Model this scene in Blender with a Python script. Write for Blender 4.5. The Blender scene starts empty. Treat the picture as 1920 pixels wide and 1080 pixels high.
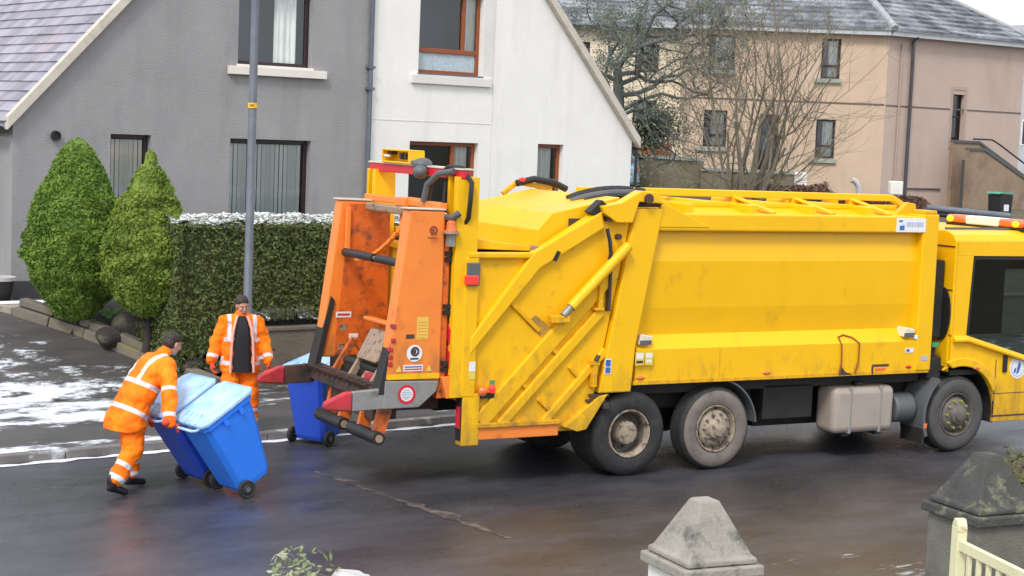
import bpy, bmesh, math, random
import numpy as np
from mathutils import Vector, Matrix, noise
from mathutils.geometry import tessellate_polygon
SC = bpy.context.scene; COL = SC.collection
R = math.radians; PI = math.pi
rnd = random.Random(7); rng = np.random.default_rng(11)
# ------------------------------------------------------------------ camera, sky, sun, exposure
CAMZ, PITCH, ROLL = 4.1, R(5.27), R(2.3)
cd = bpy.data.cameras.new('camera'); cam = bpy.data.objects.new('camera', cd); COL.objects.link(cam)
cd.sensor_width = 36; cd.lens = 60; cd.clip_start = 0.1; cd.clip_end = 2000
_f = Vector((0, math.cos(PITCH), -math.sin(PITCH))); _u0 = Vector((0, math.sin(PITCH), math.cos(PITCH)))
_U = math.cos(ROLL)*_u0 - math.sin(ROLL)*Vector((1, 0, 0)); _R = math.cos(ROLL)*Vector((1, 0, 0)) + math.sin(ROLL)*_u0
cam.matrix_world = Matrix(((_R.x, _U.x, -_f.x, 0), (_R.y, _U.y, -_f.y, 0), (_R.z, _U.z, -_f.z, CAMZ), (0, 0, 0, 1)))
SC.camera = cam
SUN_EL, SUN_AZ = R(48), R(200)          # azimuth clockwise from +Y
w = bpy.data.worlds.new('World'); SC.world = w; w.use_nodes = True
nt = w.node_tree; nt.nodes.clear()
sky = nt.nodes.new('ShaderNodeTexSky'); sky.sky_type = 'NISHITA'; sky.sun_disc = False
sky.sun_elevation = SUN_EL; sky.sun_rotation = SUN_AZ; sky.dust_density = 3.0; sky.air_density = 1.5
hs = nt.nodes.new('ShaderNodeHueSaturation'); hs.inputs['Saturation'].default_value = 0.35
mx = nt.nodes.new('ShaderNodeMix'); mx.data_type = 'RGBA'; mx.inputs[0].default_value = 0.72
mx.inputs[7].default_value = (6.6, 7.0, 7.6, 1)
bg = nt.nodes.new('ShaderNodeBackground'); bg.inputs[1].default_value = 0.14
wo = nt.nodes.new('ShaderNodeOutputWorld')
nt.links.new(sky.outputs[0], hs.inputs['Color']); nt.links.new(hs.outputs[0], mx.inputs[6])
nt.links.new(mx.outputs[2], bg.inputs[0]); nt.links.new(bg.outputs[0], wo.inputs[0])
sl = bpy.data.lights.new('sun', 'SUN'); sl.energy = 1.5; sl.angle = R(14); sl.color = (1, 0.95, 0.88)
so = bpy.data.objects.new('sun', sl); COL.objects.link(so)
sd = Vector((math.sin(SUN_AZ)*math.cos(SUN_EL), math.cos(SUN_AZ)*math.cos(SUN_EL), math.sin(SUN_EL)))
so.rotation_euler = sd.to_track_quat('Z', 'Y').to_euler()
SC.view_settings.view_transform = 'Standard'; SC.view_settings.look = 'None'
SC.view_settings.exposure = 0.55; SC.view_settings.gamma = 1.0

# ------------------------------------------------------------------ materials
def mat(name, col, rough=0.6, metal=0.0, var=0.12, vs=3.0, col2=None, c2=(0.5, 0.62), c2s=4.0, c2str=(1, 1, 1),
        bump=0.0, bs=60.0, spec=0.5, coat=0.0, island=0.0, rvar=0.0, tr=0.0, detail=6.0):
    m = bpy.data.materials.new(name); m.use_nodes = True; t = m.node_tree; N = t.nodes; L = t.links
    b = N['Principled BSDF']; b.inputs['Roughness'].default_value = rough; b.inputs['Metallic'].default_value = metal
    b.inputs['Specular IOR Level'].default_value = spec; b.inputs['Coat Weight'].default_value = coat
    b.inputs['Coat Roughness'].default_value = 0.15
    tc = N.new('ShaderNodeTexCoord'); no = N.new('ShaderNodeTexNoise'); no.inputs['Scale'].default_value = vs
    no.inputs['Detail'].default_value = detail; no.inputs['Roughness'].default_value = 0.62
    L.new(tc.outputs['Object'], no.inputs['Vector'])
    mr = N.new('ShaderNodeMapRange'); mr.inputs[1].default_value = 0.25; mr.inputs[2].default_value = 0.75
    mr.inputs[3].default_value = 1 - var; mr.inputs[4].default_value = 1 + var; L.new(no.outputs[0], mr.inputs[0])
    fac = mr.outputs[0]
    if island:
        ge = N.new('ShaderNodeNewGeometry'); m2 = N.new('ShaderNodeMapRange'); L.new(ge.outputs['Random Per Island'], m2.inputs[0])
        m2.inputs[3].default_value = 1 - island; m2.inputs[4].default_value = 1 + island
        mu = N.new('ShaderNodeMath'); mu.operation = 'MULTIPLY'; L.new(fac, mu.inputs[0]); L.new(m2.outputs[0], mu.inputs[1]); fac = mu.outputs[0]
    sc = N.new('ShaderNodeVectorMath'); sc.operation = 'SCALE'; sc.inputs[0].default_value = col; L.new(fac, sc.inputs['Scale'])
    out = sc.outputs[0]
    if col2:
        mp = N.new('ShaderNodeMapping'); mp.inputs['Scale'].default_value = c2str; L.new(tc.outputs['Object'], mp.inputs[0])
        n2 = N.new('ShaderNodeTexNoise'); n2.inputs['Scale'].default_value = c2s; n2.inputs['Detail'].default_value = 8
        n2.inputs['Roughness'].default_value = 0.65
        L.new(mp.outputs[0], n2.inputs['Vector'])
        r2 = N.new('ShaderNodeMapRange'); r2.inputs[1].default_value, r2.inputs[2].default_value = c2; L.new(n2.outputs[0], r2.inputs[0])
        mi = N.new('ShaderNodeMix'); mi.data_type = 'RGBA'; L.new(r2.outputs[0], mi.inputs[0]); L.new(out, mi.inputs[6])
        mi.inputs[7].default_value = (*col2, 1); out = mi.outputs[2]
    L.new(out, b.inputs['Base Color'])
    if rvar:
        rr = N.new('ShaderNodeMapRange'); L.new(no.outputs[0], rr.inputs[0]); rr.inputs[1].default_value = 0.3; rr.inputs[2].default_value = 0.7
        rr.inputs[3].default_value = max(0.02, rough-rvar); rr.inputs[4].default_value = rough+rvar; L.new(rr.outputs[0], b.inputs['Roughness'])
    if bump:
        n3 = N.new('ShaderNodeTexNoise'); n3.inputs['Scale'].default_value = bs; n3.inputs['Detail'].default_value = 3
        L.new(tc.outputs['Object'], n3.inputs['Vector'])
        bp = N.new('ShaderNodeBump'); bp.inputs['Strength'].default_value = bump; bp.inputs['Distance'].default_value = 0.02
        L.new(n3.outputs[0], bp.inputs['Height']); L.new(bp.outputs[0], b.inputs['Normal'])
    if tr:
        td = N.new('ShaderNodeBsdfTranslucent'); L.new(out, td.inputs[0]); ms = N.new('ShaderNodeMixShader'); ms.inputs[0].default_value = tr
        L.new(b.outputs[0], ms.inputs[1]); L.new(td.outputs[0], ms.inputs[2]); L.new(ms.outputs[0], N['Material Output'].inputs[0])
    return m
def glass(name, tint, refl=0.08):
    m = bpy.data.materials.new(name); m.use_nodes = True; t = m.node_tree; N = t.nodes; L = t.links
    N.remove(N['Principled BSDF']); g = N.new('ShaderNodeBsdfGlossy'); g.inputs['Roughness'].default_value = 0.03
    tr = N.new('ShaderNodeBsdfTransparent'); tr.inputs[0].default_value = (*tint, 1)
    fr = N.new('ShaderNodeFresnel'); fr.inputs[0].default_value = 1.5
    ad = N.new('ShaderNodeMath'); ad.operation = 'ADD'; ad.inputs[1].default_value = refl; L.new(fr.outputs[0], ad.inputs[0])
    ms = N.new('ShaderNodeMixShader'); L.new(ad.outputs[0], ms.inputs[0]); L.new(tr.outputs[0], ms.inputs[1]); L.new(g.outputs[0], ms.inputs[2])
    L.new(ms.outputs[0], N['Material Output'].inputs[0]); return m
def glow(name, col, e):
    m = mat(name, col, 0.3); b = m.node_tree.nodes['Principled BSDF']
    b.inputs['Emission Color'].default_value = (*col, 1); b.inputs['Emission Strength'].default_value = e; return m
M = {}
def grime(m, z0=.45, z1=1.9, amt=.62):
    t = m.node_tree; N = t.nodes; L = t.links; b = N['Principled BSDF']; src = b.inputs['Base Color'].links[0].from_socket
    tc = N.new('ShaderNodeTexCoord'); sx = N.new('ShaderNodeSeparateXYZ'); L.new(tc.outputs['Object'], sx.inputs[0])
    mr = N.new('ShaderNodeMapRange'); mr.inputs[1].default_value = z1; mr.inputs[2].default_value = z0; mr.inputs[3].default_value = -.25; mr.inputs[4].default_value = .22; L.new(sx.outputs['Z'], mr.inputs[0])
    mp = N.new('ShaderNodeMapping'); mp.inputs['Scale'].default_value = (1, 1, .45); L.new(tc.outputs['Object'], mp.inputs[0])
    no = N.new('ShaderNodeTexNoise'); no.inputs['Scale'].default_value = 6; no.inputs['Detail'].default_value = 9; no.inputs['Roughness'].default_value = .7; L.new(mp.outputs[0], no.inputs['Vector'])
    ad = N.new('ShaderNodeMath'); ad.operation = 'ADD'; L.new(mr.outputs[0], ad.inputs[0]); L.new(no.outputs[0], ad.inputs[1])
    m2 = N.new('ShaderNodeMapRange'); m2.inputs[1].default_value = .46; m2.inputs[2].default_value = .80; m2.inputs[4].default_value = amt; L.new(ad.outputs[0], m2.inputs[0])
    mi = N.new('ShaderNodeMix'); mi.data_type = 'RGBA'; L.new(m2.outputs[0], mi.inputs[0]); L.new(src, mi.inputs[6]); mi.inputs[7].default_value = (.20, .115, .04, 1); L.new(mi.outputs[2], b.inputs['Base Color']); return m
M['yellow'] = grime(mat('yellow_paint', (0.87, 0.485, 0.004), 0.40, var=0.05, vs=1.5, coat=0.12, spec=.35, col2=(0.50, 0.25, 0.02), c2=(0.60, 0.85), c2s=2.2, c2str=(1, 1, .5), rvar=0.08))
M['yellow_dirty'] = grime(mat('yellow_paint_worn', (0.78, 0.40, 0.006), 0.45, var=0.1, vs=3, coat=0.05, spec=.35, col2=(0.25, 0.15, 0.05), c2=(0.55, 0.80), c2s=5, rvar=0.1), amt=.8)
M['yellow_tail'] = grime(mat('tailgate_yellow', (0.85, 0.465, 0.004), 0.42, var=0.06, vs=2, coat=0.08, spec=.35, col2=(0.40, 0.20, 0.02), c2=(0.58, 0.80), c2s=3), z1=2.2, amt=.5)
M['orange'] = mat('orange_paint', (0.85, 0.235, 0.035), 0.42, var=0.08, vs=2, coat=0.15, col2=(0.45, 0.10, 0.03), c2=(0.58, 0.78), c2s=3)
M['orange_low'] = grime(mat('orange_paint_grimy', (0.85, 0.235, 0.035), 0.42, var=0.08, vs=2, coat=0.1, col2=(0.45, 0.10, 0.03), c2=(0.58, 0.78), c2s=3), z0=1.1, z1=2.2, amt=.7)
M['orange_dirty'] = mat('orange_paint_rusty', (0.66, 0.13, 0.015), 0.55, var=0.2, vs=5, col2=(0.07, 0.04, 0.03), c2=(0.5, 0.7), c2s=6)
M['rust'] = mat('rusty_steel', (0.085, 0.04, 0.028), 0.7, var=0.4, vs=10, col2=(0.03, 0.028, 0.027), c2=(0.45, 0.6), c2s=7)
M['worn'] = mat('worn_beige_steel', (0.32, 0.22, 0.15), 0.5, var=0.3, vs=9, col2=(0.06, 0.045, 0.04), c2=(0.55, 0.65), c2s=9)
M['steel'] = mat('grey_steel', (0.30, 0.29, 0.28), 0.45, metal=0.3, var=0.15, vs=6, col2=(0.12, 0.11, 0.1), c2=(0.55, 0.75), c2s=6)
M['galv'] = mat('galvanised_steel', (0.135, 0.15, 0.18), 0.55, metal=0.2, var=0.25, vs=3, c2str=(1, 1, .3))
M['black'] = mat('black_parts', (0.015, 0.015, 0.016), 0.5, var=0.3)
M['under'] = mat('chassis_black', (0.018, 0.017, 0.016), 0.7, var=0.4, vs=4)
M['rubber'] = mat('tyre_rubber', (0.022, 0.022, 0.023), 0.75, var=0.25, vs=8, col2=(0.06, 0.055, 0.05), c2=(0.5, 0.8), c2s=4)
M['dustrub'] = mat('dusty_sidewall', (0.17, 0.145, 0.125), 0.85, var=0.25, vs=6, col2=(0.06, 0.055, 0.05), c2=(0.55, 0.75), c2s=5)
M['dustrub2'] = mat('grey_sidewall', (0.075, 0.07, 0.07), 0.8, var=0.25, vs=6)
M['hub'] = mat('dirty_hub', (0.33, 0.27, 0.2), 0.6, var=0.3, vs=9, col2=(0.08, 0.06, 0.05), c2=(0.52, 0.62), c2s=14)
M['hubdark'] = mat('dark_hub', (0.13, 0.115, 0.10), 0.55, var=0.35, vs=12)
M['lime'] = mat('lime_nut_marker', (0.27, 0.31, 0.04), 0.5)
M['tank'] = mat('beige_tank', (0.36, 0.305, 0.26), 0.45, var=0.1, vs=2, col2=(0.2, 0.16, 0.13), c2=(0.6, 0.85), c2s=3)
M['grey'] = mat('grey_plastic', (0.10, 0.105, 0.11), 0.5, var=0.2)
M['white'] = mat('white_label', (0.75, 0.76, 0.8), 0.4, var=0.04)
M['cream'] = mat('cream_lamp', (0.68, 0.62, 0.5), 0.4)
M['bluemark'] = mat('blue_mark', (0.05, 0.14, 0.45), 0.4)
M['greymark'] = mat('grey_mark', (0.42, 0.42, 0.52), 0.4)
M['darkmark'] = mat('dark_mark', (0.06, 0.04, 0.04), 0.5)
M['brownmark'] = mat('brown_mark', (0.28, 0.06, 0.02), 0.5)
M['palemark'] = mat('pale_yellow_label', (0.72, 0.55, 0.1), 0.4)
M['greenmark'] = mat('green_mark', (0.06, 0.3, 0.15), 0.4)
M['red'] = mat('red_paint', (0.62, 0.02, 0.04), 0.4, var=0.1)
M['redrub'] = mat('red_tip', (0.50, 0.03, 0.045), 0.55, var=0.2, vs=6, col2=(0.14, 0.03, 0.03), c2=(.52, .72), c2s=8)
M['redlamp'] = glow('red_lamp', (0.9, 0.03, 0.02), 0.6)
M['amber'] = mat('amber_lens', (0.75, 0.16, 0.04), 0.25, coat=0.5)
M['amberlit'] = glow('amber_lit', (1.0, 0.42, 0.01), 1.1)
M['lightbar'] = mat('light_bar_white', (0.85, 0.78, 0.68), 0.3)
M['cabglass'] = glass('cab_glass', (0.42, 0.5, 0.5), 0.02)
M['mint'] = mat('mint_plastic', (0.06, 0.30, 0.2), 0.4)
M['bin'] = mat('blue_bin_plastic', (0.03, 0.215, 0.90), 0.42, var=0.06, vs=3, col2=(0.02, 0.10, 0.55), c2=(0.6, 0.85), c2s=3)
M['bindark'] = mat('deep_blue_bin_plastic', (0.025, 0.085, 0.58), 0.42, var=0.06, vs=3)
M['lid'] = mat('pale_blue_lid_sky_sheen', (0.17, 0.45, 0.85), 0.34, var=0.06, vs=3, col2=(0.70, 0.80, 0.90), c2=(0.32, 0.72), c2s=1.8)  # pale mottling paints the sky's sheen into the lid colour
# buildings
M['harl_grey'] = mat('grey_roughcast', (0.315, 0.308, 0.315), 0.9, var=0.10, vs=1.2, bump=0.9, bs=45, col2=(0.25, 0.243, 0.25), c2=(0.5, 0.75), c2s=0.8, c2str=(2, 2, .35))
M['harl_white'] = mat('white_roughcast', (0.83, 0.815, 0.79), 0.9, var=0.04, vs=1.3, bump=0.5, bs=45, col2=(0.70, 0.68, 0.64), c2=(0.52, 0.85), c2s=0.9, c2str=(2.5, 2.5, .35))
M['smooth_white'] = mat('white_render', (0.70, 0.68, 0.65), 0.8, var=0.06, vs=2, col2=(0.5, 0.47, 0.44), c2=(0.6, 0.85), c2s=2)
M['sillcream'] = mat('cream_sill', (0.72, 0.68, 0.62), 0.7, var=0.05)
M['verge'] = mat('cream_verge', (0.56, 0.51, 0.44), 0.7, var=0.12, vs=3, col2=(0.4, 0.36, 0.3), c2=(0.55, 0.8), c2s=4)
M['plinth'] = mat('dark_plinth', (0.055, 0.055, 0.06), 0.8, var=0.2, bump=0.3)
M['frame_dark'] = mat('dark_brown_frame', (0.028, 0.016, 0.02), 0.35)
M['frame_wood'] = mat('brown_wood_frame', (0.27, 0.072, 0.022), 0.4, var=0.15, vs=6, c2str=(1, 1, .2))
M['glass'] = glass('window_glass', (0.93, 0.95, 0.96), 0.06)
M['frosted'] = mat('frosted_pane', (0.42, 0.5, 0.55), 0.3, var=0.25, vs=18)
M['room'] = mat('interior_shade', (0.05, 0.06, 0.085), 0.9, var=0.3, vs=1)  # dark colour stands in for the shade of unlit interiors
M['blind'] = mat('blind_fabric', (0.88, 0.93, 0.91), 0.8, var=0.05)
M['curtain'] = mat('curtain_fabric', (0.82, 0.84, 0.80), 0.85, var=0.1)
M['slate'] = mat('lilac_slate', (0.27, 0.25, 0.30), 0.42, var=0.1, vs=3, island=0.3, col2=(0.33, 0.27, 0.29), c2=(0.55, 0.7), c2s=1.5)
M['tile'] = mat('frosted_roof_tile', (0.10, 0.11, 0.13), 0.6, var=0.2, vs=2, island=0.3, col2=(0.36, 0.38, 0.41), c2=(0.44, 0.66), c2s=1.4, c2str=(.6, .6, 1.5))
M['hiptile'] = mat('hip_tile', (0.32, 0.33, 0.34), 0.7, var=0.3, vs=4)
M['roofdark'] = mat('roof_underlay', (0.03, 0.03, 0.035), 0.8)
M['harl_peach'] = mat('peach_roughcast', (0.56, 0.42, 0.31), 0.9, var=0.08, vs=0.9, bump=0.4, bs=30, col2=(0.42, 0.30, 0.21), c2=(0.5, 0.8), c2s=0.5, c2str=(1.5, 1.5, .4))
M['harl_pink'] = mat('pink_roughcast', (0.50, 0.39, 0.335), 0.9, var=0.07, vs=0.9, bump=0.4, bs=30, col2=(0.37, 0.29, 0.25), c2=(0.5, 0.8), c2s=0.5, c2str=(1.5, 1.5, .4))
M['harl_cream'] = mat('cream_roughcast', (0.80, 0.71, 0.55), 0.9, var=0.05, bump=0.3)
M['fascia'] = mat('pale_fascia', (0.48, 0.5, 0.52), 0.6)
M['joint'] = mat('dark_joint', (0.14, 0.11, 0.1), 0.9)
M['sillgreen'] = mat('grey_green_sill', (0.32, 0.34, 0.30), 0.8, var=0.15)
M['pipe'] = mat('cast_iron_pipe', (0.07, 0.065, 0.075), 0.6, var=0.3, vs=3)
M['pinkpipe'] = mat('painted_pipe', (0.42, 0.31, 0.26), 0.7)
M['stairwall'] = mat('weathered_stair_wall', (0.30, 0.215, 0.15), 0.95, var=0.15, vs=2, bump=0.4, bs=25, col2=(0.2, 0.15, 0.11), c2=(0.48, 0.7), c2s=1.2)
M['cope'] = mat('dark_coping', (0.10, 0.105, 0.11), 0.8, var=0.2)
M['block'] = mat('mossy_blockwork', (0.21, 0.175, 0.12), 0.95, var=0.2, vs=2, bump=0.4, bs=20, col2=(0.13, 0.13, 0.06), c2=(0.45, 0.7), c2s=1.6)
M['garden_wall'] = mat('retaining_wall_render', (0.17, 0.14, 0.11), 0.9, var=0.25, vs=1.5, bump=0.5, bs=25, col2=(0.09, 0.085, 0.07), c2=(0.48, 0.7), c2s=2)
M['box'] = mat('white_meter_box', (0.78, 0.76, 0.72), 0.5)
M['fence'] = mat('orange_brown_fence', (0.42, 0.13, 0.045), 0.8, var=0.15, vs=2)
M['carpaint'] = mat('pale_blue_car_paint', (0.22, 0.36, 0.46), 0.3, coat=0.6, var=0.02)
M['concrete'] = mat('weathered_concrete', (0.30, 0.28, 0.245), 0.9, var=0.2, vs=5, bump=0.4, bs=40, col2=(0.09, 0.09, 0.08), c2=(0.54, 0.68), c2s=3.6)
M['concrete_dark'] = mat('blackened_concrete', (0.062, 0.062, 0.058), 0.9, var=0.35, vs=5, bump=0.6, bs=40, col2=(0.20, 0.195, 0.12), c2=(0.55, 0.68), c2s=6)
M['pierbody'] = mat('grey_pier', (0.155, 0.15, 0.125), 0.9, var=0.2, vs=4, bump=0.5, bs=70, col2=(0.09, 0.09, 0.07), c2=(0.5, 0.7), c2s=3)
M['gate'] = mat('cream_gate_paint', (0.72, 0.68, 0.44), 0.45, var=0.08, vs=5, col2=(0.38, 0.15, 0.04), c2=(0.66, 0.72), c2s=7)
M['stone'] = mat('pale_stone', (0.5, 0.48, 0.47), 0.9, var=0.15, vs=5, bump=0.4, bs=40)
M['rock'] = mat('dark_garden_rock', (0.04, 0.036, 0.033), 0.9, var=0.4, vs=3, bump=0.6, bs=15, col2=(0.12, 0.12, 0.06), c2=(0.5, 0.7), c2s=3)
M['edging'] = mat('mossy_edging_stone', (0.17, 0.15, 0.125), 0.9, var=0.2, vs=3, bump=0.4, bs=30, col2=(0.20, 0.18, 0.06), c2=(0.52, 0.68), c2s=3)
M['slab'] = mat('pale_paving_slab', (0.33, 0.29, 0.24), 0.9, var=0.2, vs=4, bump=0.3)
# plants
def leafmat(name, c, c2, isl=0.35, tr=0.25, s=3.0, thr=(0.42, 0.62), rough=0.6):
    return mat(name, c, rough, var=0.2, vs=2.5, island=isl, col2=c2, c2=thr, c2s=s, tr=tr, spec=0.3)
M['conifer'] = leafmat('green_conifer', (0.115, 0.20, 0.03), (0.20, 0.31, 0.045))
M['conifer_y'] = leafmat('yellow_green_conifer', (0.14, 0.215, 0.032), (0.255, 0.335, 0.052))
M['hedge'] = leafmat('hedge_leaf', (0.11, 0.145, 0.052), (0.18, 0.20, 0.07), s=2.0)
M['frost'] = mat('frost', (0.74, 0.76, 0.74), 0.8, var=0.1, island=0.25)
M['lichen'] = leafmat('grey_green_lichen', (0.16, 0.185, 0.15), (0.25, 0.27, 0.20), s=1.0)
M['ivy'] = leafmat('dull_ivy', (0.06, 0.09, 0.045), (0.12, 0.15, 0.06))
M['heather'] = leafmat('red_brown_heather', (0.11, 0.05, 0.042), (0.16, 0.085, 0.06))
M['shrub'] = leafmat('pale_shrub_leaf', (0.22, 0.28, 0.10), (0.5, 0.52, 0.36), s=6)
M['shrub_dark'] = leafmat('olive_shrub_leaf', (0.10, 0.11, 0.035), (0.2, 0.19, 0.06), s=5)
M['bark'] = mat('dark_bark', (0.035, 0.03, 0.026), 0.9, var=0.3, vs=4)
M['bark_grey'] = mat('grey_green_bark', (0.10, 0.115, 0.11), 0.9, var=0.3, vs=2)
M['bark_tan'] = mat('tan_twig_bark', (0.19, 0.165, 0.125), 0.85, var=0.3, vs=1.5, col2=(0.2, 0.18, 0.1), c2=(0.5, 0.7), c2s=1)
M['grass'] = leafmat('lawn_grass', (0.12, 0.30, 0.05), (0.42, 0.55, 0.32), s=1.5)
# people
M['skin'] = mat('skin', (0.50, 0.26, 0.18), 0.5, var=0.05)
M['hair'] = mat('dark_hair', (0.03, 0.018, 0.015), 0.6, var=0.3, vs=30)
M['boot'] = mat('black_boot', (0.012, 0.012, 0.013), 0.5)
M['shirt'] = mat('black_top', (0.012, 0.012, 0.015), 0.8)
M['glove'] = mat('orange_red_glove', (0.75, 0.07, 0.02), 0.6)
M['eye'] = mat('eye_white', (0.42, 0.38, 0.36), 0.3); M['lip'] = mat('lip', (0.36, 0.12, 0.1), 0.5)
def hivis(name):
    m = mat(name, (1.0, 0.17, 0.006), 0.7, var=0.08, vs=5, col2=(1.0, 0.30, 0.012), c2=(0.45, 0.7), c2s=4, bump=0.7, bs=14, spec=.2)
    t = m.node_tree; N = t.nodes; L = t.links; b = N['Principled BSDF']; src = b.inputs['Base Color'].links[0].from_socket
    at = N.new('ShaderNodeAttribute'); at.attribute_name = 'band'
    mr = N.new('ShaderNodeMapRange'); mr.inputs[1].default_value = -0.004; mr.inputs[2].default_value = 0.004; L.new(at.outputs['Fac'], mr.inputs[0])
    mi = N.new('ShaderNodeMix'); mi.data_type = 'RGBA'; L.new(mr.outputs[0], mi.inputs[0]); mi.inputs[6].default_value = (0.66, 0.62, 0.66, 1)
    L.new(src, mi.inputs[7]); L.new(mi.outputs[2], b.inputs['Base Color']); return m
M['hivis'] = hivis('hi_vis_orange')

# ------------------------------------------------------------------ mesh helpers
class MB:
    def __init__(s): s.v = []; s.f = []; s.m = []
    def add(s, vs, fs, mi=0):
        k = len(s.v); s.v += [tuple(v) for v in vs]; s.f += [tuple(i+k for i in f) for f in fs]; s.m += [mi]*len(fs); return s
    def quad(s, a, b, c, d, mi=0): return s.add([a, b, c, d], [(0, 1, 2, 3)], mi)
    def box(s, x0, x1, y0, y1, z0, z1, mi=0, mt=None):
        v = [Vector((x, y, z)) for z in (z0, z1) for y in (y0, y1) for x in (x0, x1)]
        if mt: v = [mt @ p for p in v]
        return s.add(v, [(0, 2, 3, 1), (4, 5, 7, 6), (0, 1, 5, 4), (2, 6, 7, 3), (0, 4, 6, 2), (1, 3, 7, 5)], mi)
    def bar(s, a, b, wd, hd, up=(0, 0, 1), mi=0):
        a = Vector(a); b = Vector(b); d = (b-a).normalized(); r = d.cross(Vector(up)).normalized(); u = r.cross(d)
        v = [p + r*sx*wd/2 + u*sz*hd/2 for p in (a, b) for sx, sz in ((-1, -1), (1, -1), (1, 1), (-1, 1))]
        return s.add(v, [(0, 1, 2, 3), (7, 6, 5, 4), (0, 4, 5, 1), (1, 5, 6, 2), (2, 6, 7, 3), (3, 7, 4, 0)], mi)
    def prism(s, poly, axis, t0, t1, mi=0):
        # poly of 2D points; axis 'y': (x,z) extruded along y ; 'x': (y,z) along x ; 'z': (x,y) along z
        def P(p, t): return (p[0], t, p[1]) if axis == 'y' else ((t, p[0], p[1]) if axis == 'x' else (p[0], p[1], t))
        n = len(poly); v = [P(p, t0) for p in poly] + [P(p, t1) for p in poly]
        return s.add(v, [tuple(range(n)), tuple(reversed(range(n, 2*n)))] + [(i, i+n, (i+1) % n+n, (i+1) % n) for i in range(n)], mi)
    def tube(s, pts, rad, n=8, mi=0, cap=True):
        pts = [Vector(p) for p in pts]; k = len(pts)
        if not hasattr(rad, '__len__'): rad = [rad]*k
        t = (pts[1]-pts[0]).normalized(); a = t.orthogonal().normalized(); vs = []
        for i, p in enumerate(pts):
            t2 = (pts[min(i+1, k-1)]-pts[max(i-1, 0)])
            t2 = t2.normalized() if t2.length > 1e-9 else t
            a = (a - t2*a.dot(t2)); a = a.normalized() if a.length > 1e-6 else t2.orthogonal().normalized(); b = t2.cross(a); t = t2
            vs += [p + (a*math.cos(2*PI*j/n)+b*math.sin(2*PI*j/n))*rad[i] for j in range(n)]
        fs = [(i*n+j, i*n+(j+1) % n, (i+1)*n+(j+1) % n, (i+1)*n+j) for i in range(k-1) for j in range(n)]
        if cap: fs += [tuple(reversed(range(n))), tuple(range((k-1)*n, k*n))]
        return s.add(vs, fs, mi)
    def lathe(s, prof, c, axis, n=32, mis=None):
        # prof list of (r, h) along axis through c
        ax = Vector(axis).normalized(); a = ax.orthogonal().normalized(); b = ax.cross(a); c = Vector(c)
        vs = [c + ax*h + (a*math.cos(2*PI*j/n)+b*math.sin(2*PI*j/n))*r for r, h in prof for j in range(n)]
        for i in range(len(prof)-1):
            pass
        k = len(s.v); s.v += [tuple(v) for v in vs]
        for i in range(len(prof)-1):
            for j in range(n):
                s.f.append((k+i*n+j, k+i*n+(j+1) % n, k+(i+1)*n+(j+1) % n, k+(i+1)*n+j)); s.m.append(mis[i] if mis else 0)
        return s
    def ell(s, c, r, mt=None, nu=16, nv=10, mi=0):
        vs = []; c = Vector(c)
        for i in range(nv+1):
            th = PI*i/nv
            for j in range(nu):
                p = Vector((r[0]*math.sin(th)*math.cos(2*PI*j/nu), r[1]*math.sin(th)*math.sin(2*PI*j/nu), r[2]*math.cos(th)))
                vs.append(c + (mt @ p if mt else p))
        fs = [(i*nu+j, (i+1)*nu+j, (i+1)*nu+(j+1) % nu, i*nu+(j+1) % nu) for i in range(nv) for j in range(nu)]
        return s.add(vs, fs, mi)
    def cap(s, a, b, r0, r1, n=12):
        a = Vector(a); b = Vector(b); d = (b-a).normalized(); pts = []; rr = []
        for k in range(5): th = PI/2*(1-k/4); pts.append(a-d*r0*math.sin(th)); rr.append(max(1e-4, r0*math.cos(th)))
        for k in range(5): th = PI/2*k/4; pts.append(b+d*r1*math.sin(th)); rr.append(max(1e-4, r1*math.cos(th)))
        return s.tube(pts, rr, n)
    def loft(s, secs, n=20):
        # secs: (centre, front vec, left vec, rx, ry)
        vs = []
        for c, f, l, rx, ry in secs:
            c = Vector(c); f = Vector(f); l = Vector(l)
            vs += [c + f*(math.cos(2*PI*j/n)*rx) + l*(math.sin(2*PI*j/n)*ry) for j in range(n)]
        k = len(secs); fs = [(i*n+j, i*n+(j+1) % n, (i+1)*n+(j+1) % n, (i+1)*n+j) for i in range(k-1) for j in range(n)]
        return s.add(vs, fs+[tuple(reversed(range(n))), tuple(range((k-1)*n, k*n))])
    def leaves(s, P, Nn, size, asp=0.6, jit=0.7, mi=0):
        P = np.asarray(P, float); Nn = np.asarray(Nn, float); n = len(P)
        d = Nn + rng.normal(0, jit, (n, 3)); d /= np.linalg.norm(d, axis=1)[:, None]+1e-9
        r = rng.normal(0, 1, (n, 3)); a = np.cross(d, r); a /= np.linalg.norm(a, axis=1)[:, None]+1e-9; b = np.cross(d, a)
        sz = (size*rng.uniform(0.6, 1.4, n))[:, None]
        q = np.stack([P-a*sz*.5, P+b*sz*asp*.5, P+a*sz*.5, P-b*sz*asp*.5], 1).reshape(-1, 3)
        k = len(s.v); s.v += [tuple(x) for x in q.tolist()]
        s.f += [(k+4*i, k+4*i+1, k+4*i+2, k+4*i+3) for i in range(n)]; s.m += [mi]*n
        return s
    def islands(s):
        par = list(range(len(s.v)))
        def find(i):
            while par[i] != i: par[i] = par[par[i]]; i = par[i]
            return i
        for f in s.f:
            for k in f[1:]: par[find(k)] = find(f[0])
        out = {}
        for f, m in zip(s.f, s.m):
            mb = out.setdefault(find(f[0]), (MB(), {}))
            idx = []
            for k in f:
                if k not in mb[1]: mb[1][k] = len(mb[0].v); mb[0].v.append(s.v[k])
                idx.append(mb[1][k])
            mb[0].f.append(tuple(idx)); mb[0].m.append(m)
        return [q[0] for q in out.values()]
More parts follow.
